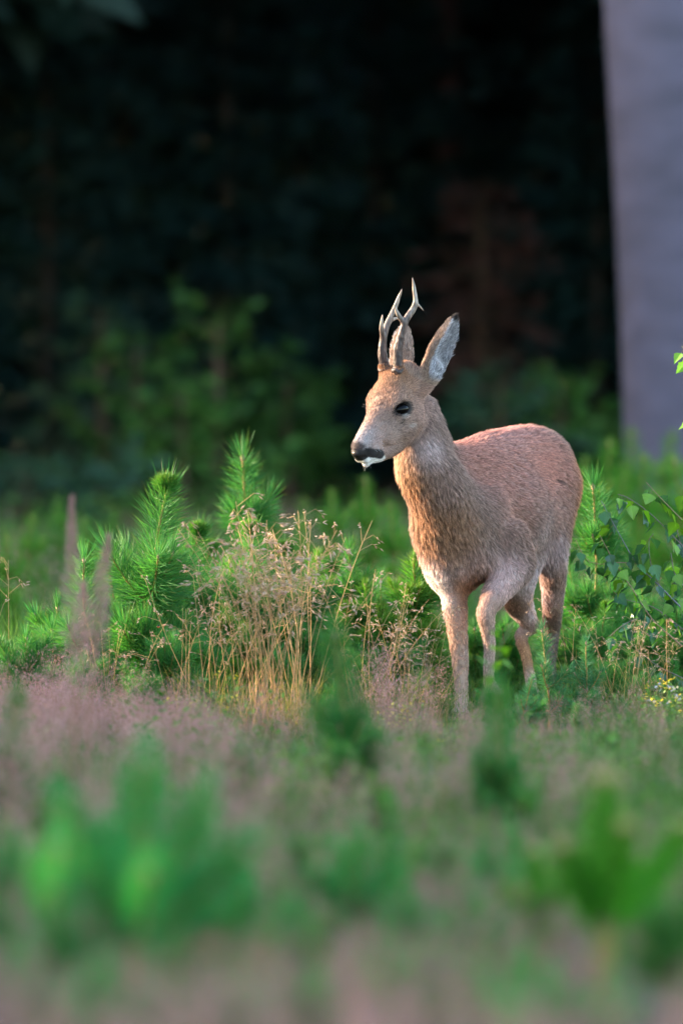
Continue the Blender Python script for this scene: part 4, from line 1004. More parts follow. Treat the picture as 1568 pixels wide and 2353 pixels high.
FR = [('slim', 805, 15.7, 1480, 'blurred pine with a yellow stem between the straw grass and the buck', 1, (0, 0)),
 ('slim', 1160, 14.6, 1600, 'blurred pine below the raised hoof', 2, (0, .03)),
 ('slim', 22, 15.6, 1600, 'blurred pine at the left edge with a dark yellow stem', 3, (0, 0)),
 ('low', 548, 16.0, 1740, 'small blurred pine below the straw stems', 1, (0, .05)),
 ('bushy', 860, 14.6, 1800, 'blurred pine under the one with the yellow stem', 4, (0, 0)),
 ('candle', 1385, 11.5, 1780, 'strongly blurred pine with thick upright green shoots at lower right', .45, (0, 0)),
 ('low', 1540, 11.6, 2080, 'strongly blurred bright pine tip at the lower right edge', 2, (0, .2)),
 ('fore', 300, 11.0, 1760, 'strongly blurred dark green pine, tallest at lower left', .4, (0, 0)),
 ('fore', 130, 11.0, 1960, 'strongly blurred pine left of the tallest lower left one', 2, (0, -.15)),
 ('low', 430, 11.6, 2000, 'strongly blurred pine right of the tallest lower left one', 3, (0, .15)),
 ('fore', 525, 11.8, 2000, 'strongly blurred green pine in the lower middle left', 5, (0, .1)),
 ('fore', 830, 12.2, 1930, 'strongly blurred green pine in the lower middle', 4, (0, 0)),
 ('fore', 1090, 11.8, 2060, 'strongly blurred green pine left of the upright shoots', 1, (0, -.1)),
 ('fore', 960, 12.0, 2050, 'strongly blurred pine just right of the lower middle', 2.7, (0, .1)),
 ('fore', 670, 12.0, 2090, 'strongly blurred pine in the middle of the lower edge', .6, (0, 0)),
 ('fore', 40, 12.6, 1950, 'blurred pine at the left edge of the foreground', 3.6, (0, 0)),
 ('fore', 1190, 12.6, 1930, 'blurred pine between the buck and the upright shoots', 3.1, (0, 0)),
 ('low', 1240, 12.4, 2230, 'blurred pine tip at the lower edge under the upright shoots', 1.1, (0, 0)),
 ('low', 215, 12.4, 2020, 'blurred pine between the two lower left shoots', 2.2, (0, .1)), ('low', 700, 13.4, 1940, 'blurred pine above the middle of the lower edge', 3.2, (0, 0)), ('low', 1010, 13.0, 1960, 'blurred pine under the flowering patch', 0, (0, 0)),
 ('fore', 575, 12.6, 2040, 'blurred pine second from the dark lower left one', 1.4, (0, 0)), ('low', 1450, 12.6, 2090, 'blurred pine at the foot of the upright shoots', 2.8, (0, 0)), ('slim', 905, 14.2, 1840, 'blurred slim pine right of the one with the yellow stem', .4, (0, .05)),
 ('low', 340, 12.6, 2080, 'blurred pine hiding the foot of the dark lower left one', 1.9, (0, 0)), ('low', 1150, 12.3, 2150, 'blurred pine low between middle and upright shoots', 4.4, (0, 0)), ('candle', 1230, 12.1, 1960, 'blurred bright shoot leaning left beside the upright shoots', 1.2, (0, -.15)), ('fore', 70, 10.8, 2190, 'blurred pine tip at the lower left corner', 2.0, (0, 0)), ('fore', 1400, 10.9, 2220, 'blurred pine tip at the lower edge, right', .7, (0, 0)), ('fore', 560, 10.9, 2230, 'blurred pine tip at the lower edge, left of the middle', 1.5, (0, 0)), ('fore', 900, 11.2, 2150, 'blurred pine tip at the lower edge, right of the middle', 2.9, (0, 0)),
 ('fore', 250, 10.4, 2230, 'blurred pine tip in the mauve grass at the lower left edge', 2.4, (0, 0)), ('fore', 1185, 10.5, 2180, 'blurred pine tip at the lower edge below the buck', .2, (0, 0)), ('low', 720, 10.4, 2260, 'blurred pine tip in the middle of the lower edge', 1.2, (0, 0)),
 ('candle', 1505, 12.0, 1975, 'blurred bright shoot leaning right beside the upright shoots', 3.1, (0, .2))]
for k, u, Y, v, lab, rz, tl in FR: pine(k, u, Y, v, lab, 'f', rz, tl)
FILL = [('low', 1000, 20.75, 1500), ('blue', 1060, 20.7, 1520), ('low', 1130, 20.75, 1530), ('bushy', 1180, 20.9, 1545), ('low', 1235, 20.9, 1545), ('hero', 1370, 20.6, 1400), ('bushy', 1290, 20.75, 1470), ('low', 1400, 20.1, 1520), ('bushy', 1500, 20.7, 1450),
 ('low', 1530, 20.3, 1520), ('tall', 1470, 20.9, 1340), ('hero', 1550, 21.0, 1330), ('bushy', 570, 20.1, 1440), ('low', 640, 19.95, 1500), ('bushy', 760, 20.2, 1440), ('low', 830, 20.1, 1500), ('tall', 880, 20.9, 1330), ('low', 920, 20.3, 1480), ('low', 470, 19.9, 1480),
 ('bushy', 400, 20.6, 1390), ('tall', 250, 20.7, 1330), ('low', 190, 19.5, 1520), ('low', 1230, 19.4, 1610), ('low', 1330, 19.3, 1620), ('blue', 1390, 19.2, 1640), ('low', 1450, 19.2, 1660), ('low', 1545, 19.1, 1680), ('blue', 1290, 19.0, 1680), ('low', 770, 19.5, 1580), ('low', 330, 19.3, 1560), ('low', 960, 19.9, 1560)]
FLAB = ['right behind the planted foreleg', 'between the two forelegs, behind them', 'under the belly, behind the raised foreleg', 'under the belly before the far hind leg', 'in front of the near hind leg, behind the blue green pine', 'dark and dense, filling the space right of the hind legs',
 'with bright tips at the foot of the hind legs', 'low behind the second blue green pine', 'with bright tips under the birch twigs', 'low under the birch near the right edge', 'tall behind the lowest birch twigs', 'dense behind the birch at the right edge', 'with bright tips inside the golden straw', 'low behind the foot of the golden straw',
 'with bright tips right of the golden straw', 'low between the straw and the tan grass', 'tall behind the tan grass', 'low inside the tan grass before the chest', 'low at the left foot of the golden straw', 'with bright tips behind the bushiest pine at left', 'tall and dark behind the narrow pine', 'low before the foot of the narrow pine',
 'low before the hind legs, left of the tan stemmed pine', 'low before the second blue green pine', 'blue green and small under the birch', 'low in front of the brushy pine at right', 'low in front at the right edge', 'small and blue green in front of the hind legs', 'low before the right straw stems', 'low before the bushiest pine', 'low beside the knee of the planted foreleg']
for i, (k, u, Y, v) in enumerate(FILL):
    pine(k, u, Y, v, 'young pine ' + FLAB[i], 's', i * 1.3)
rs = np.random.RandomState(21)
BK = [(70, 26, 1190), (200, 27, 1200), (10, 24, 1235), (330, 28, 1215), (450, 26, 1195), (620, 27, 1170), (700, 25, 1190), (760, 28, 1130), (850, 27, 1110), (900, 25.5, 1150), (1000, 29, 1130), (690, 30, 1160),
      (1400, 28, 1010), (1480, 27, 1040), (1560, 26, 1060), (1330, 29, 1060), (1440, 30, 985), (1530, 31, 1000), (1600, 28, 1040), (1660, 27, 1080), (140, 31, 1150), (260, 32, 1160), (560, 32, 1140), (-60, 27, 1180), (400, 31, 1170)]
BLAB = ['left of the reddish plumes', 'just right of the reddish plumes', 'at the left edge', 'behind the bushiest pine', 'between the bushiest pine and the long leader', 'right of the long pine leader', 'above the straw grass', 'tall, left of the throat of the buck', 'under the muzzle of the buck', 'touching the chest of the buck', 'hidden behind the neck of the buck', 'small, above the right straw stems',
 'tall, just right of the rump', 'before the grey trunk, left one', 'before the grey trunk at the right edge', 'hidden behind the rump', 'tallest before the grey trunk', 'second tallest before the grey trunk', 'cut by the right edge, upper one', 'cut by the right edge, lower one', 'far off behind the reddish plumes', 'far off, left of the bushiest pine', 'far off behind the long leader', 'cut by the left edge', 'far off, right of the bushiest pine']
for i, (u, Y, v) in enumerate(BK):
    pine('back', u, Y, v, 'soft green blurred young pine ' + BLAB[i], 'b', rs.rand() * 6.28)

# ------------------------------------------------------------------ grass that nobody could count
def tuft(kind, seed):
    rs = np.random.RandomState(seed); g = Geo()
    if kind == 'mauve':
        blades(g, rs.normal(size=(16, 3)) * [.03, .03, 0], 16, .05, .16, .8, ((.05, .11, .025), (.16, .15, .06)), .003, seed)
        for k in range(8):
            h = rs.uniform(.15, .30); az = rs.rand() * 6.28; d = np.array([math.cos(az), math.sin(az), 0]) * h * rs.uniform(.05, .35)
            b = rs.normal(size=3) * [.02, .02, 0]; s = np.linspace(0, 1, 4)[:, None]; pts = b + d * s * s + np.array([0, 0, h]) * s
            tube(g, pts, [.0007, .0006, .0005, .0003], (.30, .17, .10), 3, cap=False)
            m = 34; t = rs.uniform(.5, 1, m); p = np.stack([np.interp(t, s[:, 0], pts[:, k2]) for k2 in range(3)], -1)
            spikelets2(g, p + rs.normal(size=(m, 3)) * [.014, .014, .008], rs.normal(size=(m, 3)) * .5 + [0, 0, .6], .0085, .0022, ((.42, .205, .19), (.58, .325, .29)), seed * 5 + k)
    elif kind == 'green':
        blades(g, rs.normal(size=(46, 3)) * [.035, .035, 0], 46, .06, .20, .9, ((.035, .11, .025), (.11, .20, .045)), .0032, seed)
    elif kind == 'herb':
        n = 60; h = rs.uniform(.03, .15, n); p = np.stack([rs.normal(size=n) * .035, rs.normal(size=n) * .035, h], -1)
        leafsm(g, p, .016, .010, ((.05, .14, .03), (.14, .26, .05)), seed)
    return g.arrays()
def spikelets2(g, p, d, L, w, col, seed):
    rs = np.random.RandomState(seed); n = len(p); d = nrm(d); s = nrm(np.cross(d, rs.normal(size=(n, 3)))) * w * .5
    L = L * rs.uniform(.6, 1.3, n)[:, None]
    v = np.stack([p - s, p + s, p + d * L], 1).reshape(-1, 3); i = np.arange(n)[:, None] * 3
    c0, c1 = np.array(col[0]), np.array(col[1]); f = rs.rand(n)[:, None]; g.add(v, i + np.array([[0, 1, 2]]), None, np.repeat(c0 * (1 - f) + c1 * f, 3, 0))
def leafsm(g, p, L, w, col, seed):
    rs = np.random.RandomState(seed); n = len(p); d = nrm(rs.normal(size=(n, 3)) * [1, 1, .5] + [0, 0, .3]); s = nrm(np.cross(d, rs.normal(size=(n, 3)) * .4 + [0, 0, 1]))
    L = L * rs.uniform(.6, 1.4, n)[:, None]; m = p + d * L * .5
    v = np.stack([p, m + s * w * .5, p + d * L, m - s * w * .5], 1).reshape(-1, 3); i = np.arange(n)[:, None] * 4
    c0, c1 = np.array(col[0]), np.array(col[1]); f = rs.rand(n)[:, None]; g.add(v, None, i + np.array([[0, 1, 2, 3]]), np.repeat(c0 * (1 - f) + c1 * f, 4, 0))
def field(name, tmpl, pos, scl, mat, seed):
    rs = np.random.RandomState(seed); V_, T_, Q_, C_ = [], [], [], []; off = 0; which = rs.randint(len(tmpl), size=len(pos))
    for k, (v, t, q, c) in enumerate(tmpl):
        ids = np.nonzero(which == k)[0]
        if not len(ids): continue
        a = rs.rand(len(ids)) * 6.28; ca, sa = np.cos(a), np.sin(a); s = scl[ids]
        x = (v[None, :, 0] * ca[:, None] - v[None, :, 1] * sa[:, None]) * s[:, None] + pos[ids, 0:1]
        y = (v[None, :, 0] * sa[:, None] + v[None, :, 1] * ca[:, None]) * s[:, None] + pos[ids, 1:2]
        z = v[None, :, 2] * s[:, None] + pos[ids, 2:3] - .004
        V_.append(np.stack([x, y, z], -1).reshape(-1, 3)); o = (np.arange(len(ids)) * len(v) + off)[:, None, None]
        T_.append((t[None] + o).reshape(-1, 3)); Q_.append((q[None] + o).reshape(-1, 4))
        cc = np.broadcast_to(c[None], (len(ids),) + c.shape) * rs.uniform(.75, 1.25, (len(ids), 1, 1)); C_.append(cc.reshape(-1, 3)); off += len(ids) * len(v)
    o = obj(name, mesh(name, np.concatenate(V_), [np.concatenate(T_), np.concatenate(Q_)], np.concatenate(C_), False, [mat])); tag(o, kind='stuff'); return o
def scatter(n, y0, y1, seed, margin=1.1, dens=None, wmul=1.0):
    rs = np.random.RandomState(seed); Y = y0 + (y1 - y0) * rs.rand(n * 3); hw = 784 / FPX * Y * wmul + margin
    keep = rs.rand(n * 3) < hw / hw.max(); Y, hw = Y[keep][:n], hw[keep][:n]
    X = rs.uniform(-1, 1, len(Y)) * hw
    if dens is not None:
        k = rs.rand(len(Y)) < dens(X, Y); X, Y = X[k], Y[k]
    return np.stack([X, Y, GZa(X, Y)], -1), rs
def pn(X, Y, f, s):                                    # patches
    return .5 + .5 * np.sin(X * f + 1.7 * np.sin(Y * f * .7 + s)) * np.sin(Y * f * .8 + 1.3 * np.sin(X * f * .6 + s * 2))
TM = [tuft('mauve', 300 + k) for k in range(6)]; TG = [tuft('green', 320 + k) for k in range(5)]; TH = [tuft('herb', 340 + k) for k in range(4)]
def cap(p, s, h0, vl, rs):
    """grass stays low where it would hide the pines and the buck's feet"""
    u = 784 + FPX * p[:, 0] / p[:, 1]; lim = np.interp(u, *vl); lim = np.where(p[:, 1] < 15, np.maximum(lim, np.interp(p[:, 1], [9.6, 11.5, 15], [2250, 2060, 1720])), lim)
    s = np.minimum(s, (HC - (lim + rs.uniform(-60, 90, len(p)) + 70 * pn(p[:, 0], p[:, 1], 5.0, .9) - 35 - 745) * p[:, 1] / FPX) / h0); k = s > .22; return p[k], s[k]
VL = ([-200, 0, 120, 300, 480, 560, 760, 860, 1060, 1200, 1568, 1800], [1520, 1540, 1520, 1545, 1620, 1740, 1750, 1660, 1690, 1720, 1700, 1700])
VT = ([-200, 0, 300, 480, 760, 900, 990, 1100, 1200, 1800], [1480, 1500, 1480, 1560, 1640, 1450, 1480, 1620, 1620, 1580])
VS = ([-200, 0, 480, 600, 1060, 1200, 1800], [1520, 1530, 1620, 1690, 1670, 1680, 1680])
VG = ([-200, 0, 560, 760, 1060, 1200, 1568, 1800], [1600, 1600, 1680, 1700, 1680, 1640, 1600, 1600])
p, r = scatter(3000, 9.6, 19.4, 1, margin=.7, dens=lambda x, y: np.clip(.12 + 1.5 * (pn(x, y, 4.2, .4) - .22), .1, 1) * np.where((x < .1) & (y > 15.5), 1, .8)); s = r.uniform(.5, 1.25, len(p)); p, s = cap(p, s, .28, VL, r); field('bent_grass', TM, p, s, MS, 2)
p, r = scatter(300, 8.4, 11.6, 61, margin=.5); s = r.uniform(.5, 1.0, len(p)); s = np.minimum(s, (HC - (r.uniform(2170, 2330, len(p)) + 330 * pn(p[:, 0], p[:, 1], 7.0, .3) - 150 - 745) * p[:, 1] / FPX) / .28); p, s = p[s > .2], s[s > .2]; field('bent_grass', TM, p, s, MS, 62)
p, r = scatter(1500, 12, 19.6, 3, margin=.7, dens=lambda x, y: .15 + .85 * (1 - pn(x, y, 4.2, .4))); s = r.uniform(.6, 1.1, len(p)); p, s = cap(p, s, .2, VG, r); field('grass', TG, p, s, MG, 4)
p, r = scatter(1100, 17.6, 19.7, 35, margin=.5); s = r.uniform(.4, .8, len(p)); p, s = cap(p, s, .28, VS, r); field('bent_grass', TM, p, s, MS, 36)
p, r = scatter(170, 18.5, 19.7, 71, margin=.4); s = r.uniform(.6, 1.3, len(p)); p, s = cap(p, s, .28, VT, r); field('bent_grass', TM, p, s, MS, 72)
p, r = scatter(260, 17.8, 19.7, 37, margin=.5); s = r.uniform(.4, .7, len(p)); p, s = cap(p, s, .2, VS, r); field('grass', TG, p, s, MG, 38)
p, r = scatter(160, 10.6, 14.5, 39, margin=.5, dens=lambda x, y: pn(x, y, 3.0, 1.1)); s = r.uniform(.8, 1.25, len(p)); field('grass', TG, p, np.minimum(s, (HC - (1990 - 745) * p[:, 1] / FPX).clip(.05) / .2), MG, 40)
p, r = scatter(300, 19.6, 21.5, 33); field('grass', TG, p, r.uniform(.5, .9, len(p)), MG, 34)
p, r = scatter(650, 11, 18.4, 5, dens=lambda x, y: .3 + .7 * pn(x, y, 3.1, 2.0)); field('ground_cover', TH, p, r.uniform(.6, 1.2, len(p)), MG, 6)
p, r = scatter(1300, 21, 33, 7, margin=1.6); field('grass', TG, p, r.uniform(.9, 1.6, len(p)), MG, 8)
p, r = scatter(350, 20.6, 33, 9, margin=1.6, dens=lambda x, y: pn(x, y, 1.2, 3)); field('bent_grass', TM, p, r.uniform(.8, 1.3, len(p)), MS, 10)
p, r = scatter(500, 28, 35, 11, margin=3); field('undergrowth', TH, p, r.uniform(1.2, 2.0, len(p)), MG, 12)

# ------------------------------------------------------------------ straw coloured grass in focus
def TU(*a, **k): return tussock(*a, **k)
TU(600, 19.2, 28, .44, .60, .045, 'tall golden straw tussock left of the middle, stems almost upright', 1, lean=(.02, 0), fan=.10)
TU(660, 19.25, 24, .42, .58, .040, 'golden straw tussock just right of the tallest one, leaning right', 2, lean=(.14, 0), fan=.07)
TU(520, 19.5, 12, .30, .46, .050, 'thin straw tussock leaning left across the pines', 3, lean=(-.28, 0), fan=.14)
TU(430, 19.4, 10, .26, .40, .06, 'sparse straw tussock before the bushiest pine', 4, lean=(-.16, 0), fan=.18)
TU(860, 19.6, 20, .26, .42, .06, 'tan tussock leaning right against the planted foreleg', 5, lean=(.30, 0), fan=.16)
TU(960, 19.75, 9, .22, .36, .05, 'tan tussock close before the planted foreleg', 6, lean=(.10, 0), fan=.2)
TU(1410, 19.7, 12, .22, .34, .06, 'sparse reddish grass between the birch and the blue green pine', 7, lean=(.1, 0), fan=.15)
TU(700, 19.6, 9, .42, .60, .03, 'few long arching stems right of the golden straw', 8, lean=(.30, 0), fan=.08)
TU(255, 19.5, 9, .20, .32, .06, 'sparse dry grass at the foot of the narrow pine', 9, lean=(.12, 0), fan=.2)
TU(1500, 19.6, 10, .20, .32, .06, 'dry grass below the birch near the right edge', 10, lean=(0, 0), fan=.2)
TU(20, 19.6, 3, .38, .46, .02, 'single dry stems at the left edge', 11, lean=(0, 0), fan=.06)
TU(1320, 20.2, 3, .30, .40, .02, 'few dry stems beside the hind leg', 12, lean=(.05, 0), fan=.06)

# blurred reddish plumes on the left
def plume(u, Y, vtop, seed, label, w=.028, lean=0.0, L=.24):
    rs = np.random.RandomState(seed); x, y = ground_uv(u, Y); h = P(u, vtop, Y)[2]; r = thing('reed_grass', label, 'grass', (x, y, GZ(x, y)), 0, 'reddish grass plumes on the left')
    g = Geo(); s = np.linspace(0, 1, 8)[:, None]; pts = np.array([lean * h, 0, 0]) * s ** 2 + np.array([0, 0, h]) * s; tube(g, pts, np.linspace(.0018, .0008, 8), (.33, .18, .11), 4); obj('stem', g.mesh('stem', [MS], True), r)
    g = Geo(); m = 900; t = rs.rand(m) ** .8; z = h - L * (1 - t) ; ww = w * np.interp(t, [0, .15, .4, .8, 1], [.9, 1, .8, .35, .08])
    a = rs.rand(m) * 6.28; rr = np.sqrt(rs.rand(m)) * ww; p = np.stack([lean * h * (z / h) ** 2 + rr * np.cos(a), rr * np.sin(a), z], -1)
    spikelets2(g, p, np.stack([np.cos(a) * .5, np.sin(a) * .5, np.ones(m)], -1), .010, .0028, ((.38, .20, .185), (.52, .31, .28)), seed)
    tag(obj('plume', g.mesh('plume', [MS]), r), kind='stuff')
plume(165, 16.4, 1145, 1, 'tall reddish grass plume before the narrow pine, tip reaching the dark forest', .026, 0, .30)
plume(200, 16.5, 1232, 2, 'shorter reddish plume leaning right of the tall one', .03, .08, .24)
plume(178, 16.5, 1340, 4, 'broad low reddish plume nearest the narrow pine', .05, .03, .26)

# ------------------------------------------------------------------ yellow flowered herbs
MH = leafy('herb_leaves', rough=.5, trans=.4, spec=.3, varo=.15)
def herb(u, Y, vtop, label, seed, n=190, w=.055, fl=16, fc=((.62, .42, .03), (.70, .55, .08))):
    rs = np.random.RandomState(seed); x, y = ground_uv(u, Y); h = P(u, vtop, Y)[2]; r = thing('flowering_herb', label, 'herb', (x, y, GZ(x, y)), 0, 'low herbs with yellow flowers')
    g, gl, gf = Geo(), Geo(), Geo()
    for k in range(14):
        b = rs.normal(size=3) * [w * .5, w * .4, 0]; e = b * 1.5 + [0, 0, h * rs.uniform(.6, 1)]; tube(g, [b, (b + e) / 2 + rs.normal(size=3) * .006, e], .0009, (.13, .16, .05), 3)
        f = rs.rand(n // 14)[:, None] ** .7; leafsm(gl, b * (1 - f) + e * f + rs.normal(size=(n // 14, 3)) * .006, .014, .007, ((.07, .17, .03), (.20, .32, .06)), seed * 20 + k)
        if rs.rand() < fl / 14: leafsm(gf, np.repeat([e], 5, 0) + rs.normal(size=(5, 3)) * .004, .009, .007, fc, seed * 30 + k)
    obj('stems', g.mesh('stems', [MH]), r); tag(obj('leaves', gl.mesh('leaves', [MH]), r), kind='stuff')
    if gf.n: tag(obj('flowers', gf.mesh('flowers', [MH]), r), kind='stuff')
for i, (u, Y, v, lab, fl) in enumerate([(900, 18.9, 1625, 'yellow flowered herb left of the planted hoof', 9), (935, 18.8, 1615, 'yellow flowered herb, middle one of the patch before the hoof', 9), (968, 18.9, 1640, 'herb with few yellow flowers closest to the planted hoof', 7),
    (880, 18.5, 1670, 'pale green herb at the left end of the flowering patch', 4), (940, 18.2, 1720, 'bright green herb below the flowering patch', 1), (1000, 18.6, 1690, 'pale herb below the planted hoof', 2), (1030, 18.3, 1740, 'green herb right below the planted hoof', 1),
    (1540, 19.4, 1560, 'yellow flowered herb at the right edge under the birch', 12), (1565, 19.3, 1600, 'yellow flowered herb cut by the right edge', 12), (480, 19.0, 1545, 'yellow green herb low before the straw grass', 2), (420, 18.8, 1590, 'yellow green herb left of the straw grass foot', 2),
    (820, 18.7, 1700, 'green herb between the blurred pine and the flowering patch', 1), (660, 17.6, 1840, 'bright herb in the mauve grass below the straw', 1), (1500, 18.6, 1660, 'green herb in the right foreground under the pines', 1)]):
    herb(u, Y, v, lab, 50 + i, fl=fl)

for i, (u, Y, v, lab) in enumerate([(1495, 18.0, 1745, 'low herb with small pale lilac flowers at lower right of the pines'), (1548, 19.0, 1560, 'herb with tiny pale lilac flowers at the right edge under the birch')]):
    herb(u, Y, v, lab, 80 + i, fl=8, fc=((.50, .44, .56), (.66, .60, .70)))
# a ladybird on the needles of the bushiest pine
lm = vcol('ladybird_shell', rough=.3, spec=.5)
lb = P(364, 1440, 19.8); lt = thing('ladybird', 'tiny red and black ladybird sitting low on the bushiest pine at left', 'beetle', tuple(lb))
v, q = ellipsoid(np.zeros(3), np.array([.0040, .0034, .0032]), np.eye(3), 14, 9); cl = np.where((v[:, 2] > .0012)[:, None], (.02, .012, .01), (.5, .10, .02))
obj('shell', mesh('shell', v, [q], cl, True, [lm]), lt); v, q = ellipsoid(np.array([0, -.001, .0038]), np.array([.0018, .0018, .0016]), np.eye(3), 10, 7); obj('head', mesh('head', v, [q], np.full((len(v), 3), .012), True, [lm]), lt)

# ------------------------------------------------------------------ birch sapling on the right
MBL = leafy('birch_leaf', rough=.35, trans=.42, spec=.5, varo=.35, coltrans=(1.2, 1.4, .3))
MBK = vcol('birch_bark', rough=.6, spec=.3, noise=200, amp=.3)
def birch_leaf(seed):
    rs = np.random.RandomState(seed); L, W = .036, .029
    t = np.array([0, .06, .16, .28, .40, .52, .64, .76, .88, 1.0]); w = np.array([.06, .55, .92, 1.0, .88, .72, .52, .34, .17, 0]) * W * .5
    w = w * (1 + .07 * ((np.arange(10) % 2) * 2 - 1)); v = []
    curl = rs.uniform(-.25, .35)
    for i in range(10):
        z = curl * L * t[i] ** 2; f = .30 * w[i]; v += [[t[i] * L, 0, z], [t[i] * L + .002, w[i], z + f], [t[i] * L + .002, -w[i], z + f * rs.uniform(.6, 1.2)]]
    q = []
    for i in range(9):
        a, b = 3 * i, 3 * i + 3; q += [[a, b, b + 1, a + 1], [a, a + 2, b + 2, b]]
    c = [(.055, .15, .045), (.045, .12, .06), (.13, .26, .02)][seed % 3]
    cc = np.tile(c, (30, 1)) * np.where(np.arange(30) % 3 == 0, 1.25, 1)[:, None]
    # stalk
    g = Geo(); g.add(v, None, q, cc); tube(g, [[-.012, 0, .001], [0, 0, 0]], .0005, (.20, .14, .05), 3, cap=False)
    return g.mesh('leaf', [MBL])
LEAF = [birch_leaf(k) for k in range(9)]
bx, by = ground_uv(1650, 20.25)
birch = thing('birch_sapling', 'birch sapling with drooping serrated leaves reaching in from the right edge', 'birch', (bx, by, 0))
B0 = np.array([bx, by, 0]); rs = np.random.RandomState(9)
g = Geo(); SP = [P(1650, 1660, 20.25), P(1622, 1500, 20.22), P(1612, 1300, 20.2), P(1616, 1100, 20.2), P(1606, 900, 20.2), P(1600, 760, 20.2), P(1592, 690, 20.2)]
SP = np.array(SP) - B0; SP[0, 2] = -.02
tube(g, SP, np.linspace(.007, .0015, len(SP)), (.22, .16, .13), 7); obj('stem', g.mesh('stem', [MBK], True), birch)
def twig(pts, r0, nleaf, col=(.17, .13, .12), bright=.3, tipleaf=True, size=1.0):
    pts = np.array([P(*p) for p in pts]) - B0; n = len(pts)
    X = []; E = np.concatenate([2 * pts[:1] - pts[1:2], pts, 2 * pts[-1:] - pts[-2:-1]])
    for i in range(1, n):
        for t in np.arange(5) / 5:
            a, b, c, d = E[i - 1], E[i], E[i + 1], E[i + 2]; X.append(.5 * (2 * b + (c - a) * t + (2 * a - 5 * b + 4 * c - d) * t * t + (3 * b - a - 3 * c + d) * t ** 3))
    X.append(pts[-1]); X = np.array(X); g = Geo(); tube(g, X, np.linspace(r0, .0007, len(X)), col, 5)
    tw = obj('twig', g.mesh('twig', [MBK], True), birch)
    nleaf = int(nleaf * 1.45)
    for k in range(nleaf):
        s = .08 + .92 * (k + rs.rand() * .6) / nleaf if nleaf > 1 else 1; s = min(s, 1); i = min(int(s * (len(X) - 1)), len(X) - 2); f = s * (len(X) - 1) - i
        p = X[i] * (1 - f) + X[i + 1] * f; m = LEAF[3 * rs.randint(3) + (2 if rs.rand() < bright else rs.randint(2))]
        az = rs.rand() * 6.28; pitch = rs.uniform(.7, 1.35)
        d = mathutils.Vector((math.cos(az) * math.cos(pitch), math.sin(az) * math.cos(pitch), -math.sin(pitch)))
        q = d.to_track_quat('X', 'Z'); q = mathutils.Quaternion(d, rs.uniform(-1.3, 1.3)) @ q
        o = obj('leaf', m, tw); o.rotation_mode = 'QUATERNION'; o.rotation_quaternion = q; sl = size * rs.uniform(.85, 1.25); o.scale = (sl,) * 3
        o.location = mathutils.Vector(p) + d * .012 * sl
Yb = 20.15
twig([(1612, 1440, Yb), (1567, 1399, Yb), (1515, 1347, Yb), (1463, 1295, Yb), (1429, 1240, Yb), (1380, 1150, Yb)], .0026, 19, (.16, .15, .17))
twig([(1612, 1300, Yb + .05), (1567, 1254, Yb + .05), (1498, 1184, Yb + .03), (1446, 1146, Yb), (1418, 1135, Yb)], .0018, 12, bright=.4)
twig([(1614, 1240, Yb - .05), (1567, 1195, Yb - .05), (1519, 1146, Yb - .05), (1484, 1108, Yb - .05)], .0015, 9, (.28, .17, .10), bright=.7)
twig([(1620, 1540, Yb - .05), (1560, 1479, Yb - .05), (1498, 1423, Yb - .05), (1450, 1350, Yb - .05), (1415, 1299, Yb - .05), (1377, 1230, Yb - .05)], .0022, 20, (.26, .15, .10))
twig([(1515, 1347, Yb), (1495, 1300, Yb), (1490, 1245, Yb), (1500, 1225, Yb)], .0012, 6)
twig([(1612, 1480, Yb + .08), (1560, 1440, Yb + .08), (1500, 1395, Yb + .06), (1430, 1375, Yb + .05), (1400, 1350, Yb + .04)], .0018, 16)
twig([(1618, 1420, Yb - .1), (1580, 1360, Yb - .1), (1550, 1320, Yb - .1), (1540, 1270, Yb - .1)], .0014, 9)
twig([(1463, 1295, Yb), (1420, 1292, Yb), (1380, 1296, Yb - .02), (1352, 1290, Yb - .03)], .0012, 8, (.28, .16, .10))
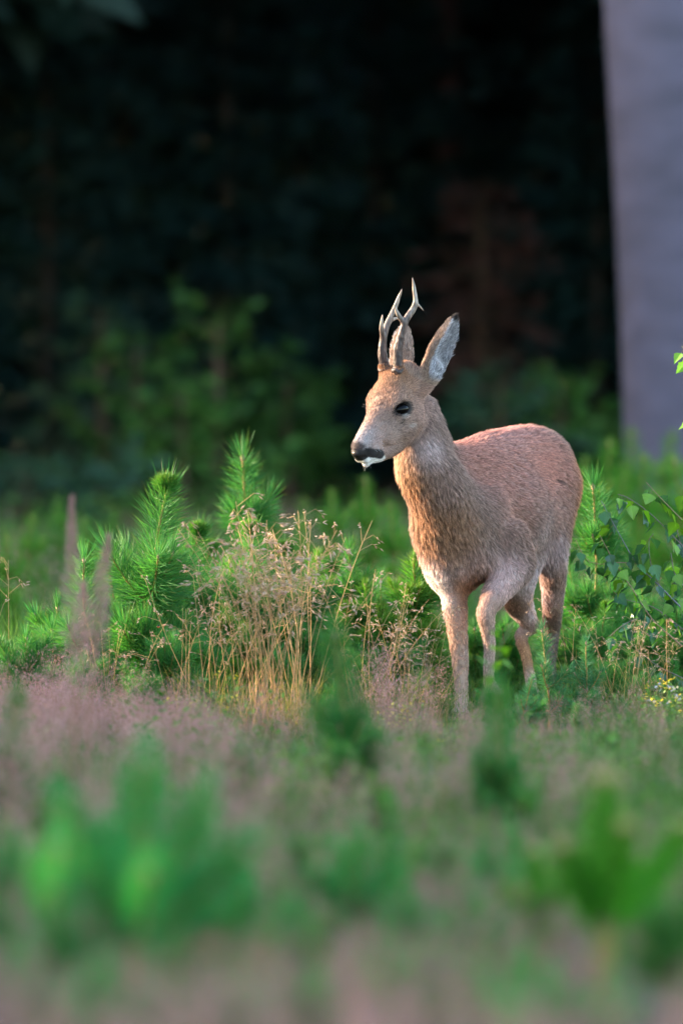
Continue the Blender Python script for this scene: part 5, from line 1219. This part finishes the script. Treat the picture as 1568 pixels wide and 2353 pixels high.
twig([(1352, 1290, Yb - .03), (1335, 1268, Yb - .03), (1322, 1240, Yb - .04)], .0009, 3, (.28, .16, .10))
twig([(1612, 1180, Yb), (1585, 1150, Yb), (1566, 1120, Yb)], .0012, 5, bright=.8)
twig([(1604, 860, Yb), (1580, 820, Yb), (1566, 795, Yb)], .0012, 3, (.2, .18, .08), bright=1)
twig([(1606, 960, Yb), (1580, 930, Yb), (1572, 925, Yb)], .0012, 2, (.2, .18, .08), bright=1)
twig([(1625, 1600, Yb), (1570, 1560, Yb), (1510, 1530, Yb), (1460, 1490, Yb)], .0020, 14, bright=.1)
twig([(1612, 1350, Yb + .1), (1575, 1290, Yb + .12), (1560, 1240, Yb + .12), (1548, 1190, Yb + .12)], .0014, 8)
twig([(1498, 1423, Yb - .05), (1465, 1420, Yb - .05), (1425, 1440, Yb - .06), (1400, 1462, Yb - .06)], .0012, 9, bright=.15)

# a blurred broadleaf shoot before the legs
def shoot_plant(u, Y, label, pts, nl, seed):
    x, y = ground_uv(u, Y); r = thing('leafy_shoot', label, 'shoot', (x, y, 0)); b0 = np.array([x, y, 0]); rs = np.random.RandomState(seed)
    X = np.array([P(a, b, Y) for a, b in pts]) - b0; g = Geo(); tube(g, X, np.linspace(.003, .0012, len(X)), (.12, .11, .05), 5); obj('stem', g.mesh('stem', [MBK], True), r)
    for k in range(nl):
        s = rs.uniform(.55, 1) * (len(X) - 1); i = min(int(s), len(X) - 2); p = X[i] * (1 - s + i) + X[i + 1] * (s - i)
        d = mathutils.Vector(nrm(rs.normal(size=3) * [1, .6, .6] + [0, 0, .1])); q = mathutils.Quaternion(d, rs.uniform(-.8, .8)) @ d.to_track_quat('X', 'Z')
        o = obj('leaf', LEAF[3 * rs.randint(3) + 2], r); o.rotation_mode = 'QUATERNION'; o.rotation_quaternion = q; o.scale = (rs.uniform(.7, 1.0),) * 3; o.location = mathutils.Vector(p) + d * .012
shoot_plant(1085, 17.0, 'blurred leafy shoot crossing before the raised foreleg', [(1060, 1790), (1085, 1680), (1120, 1560), (1150, 1480), (1180, 1430)], 8, 3)
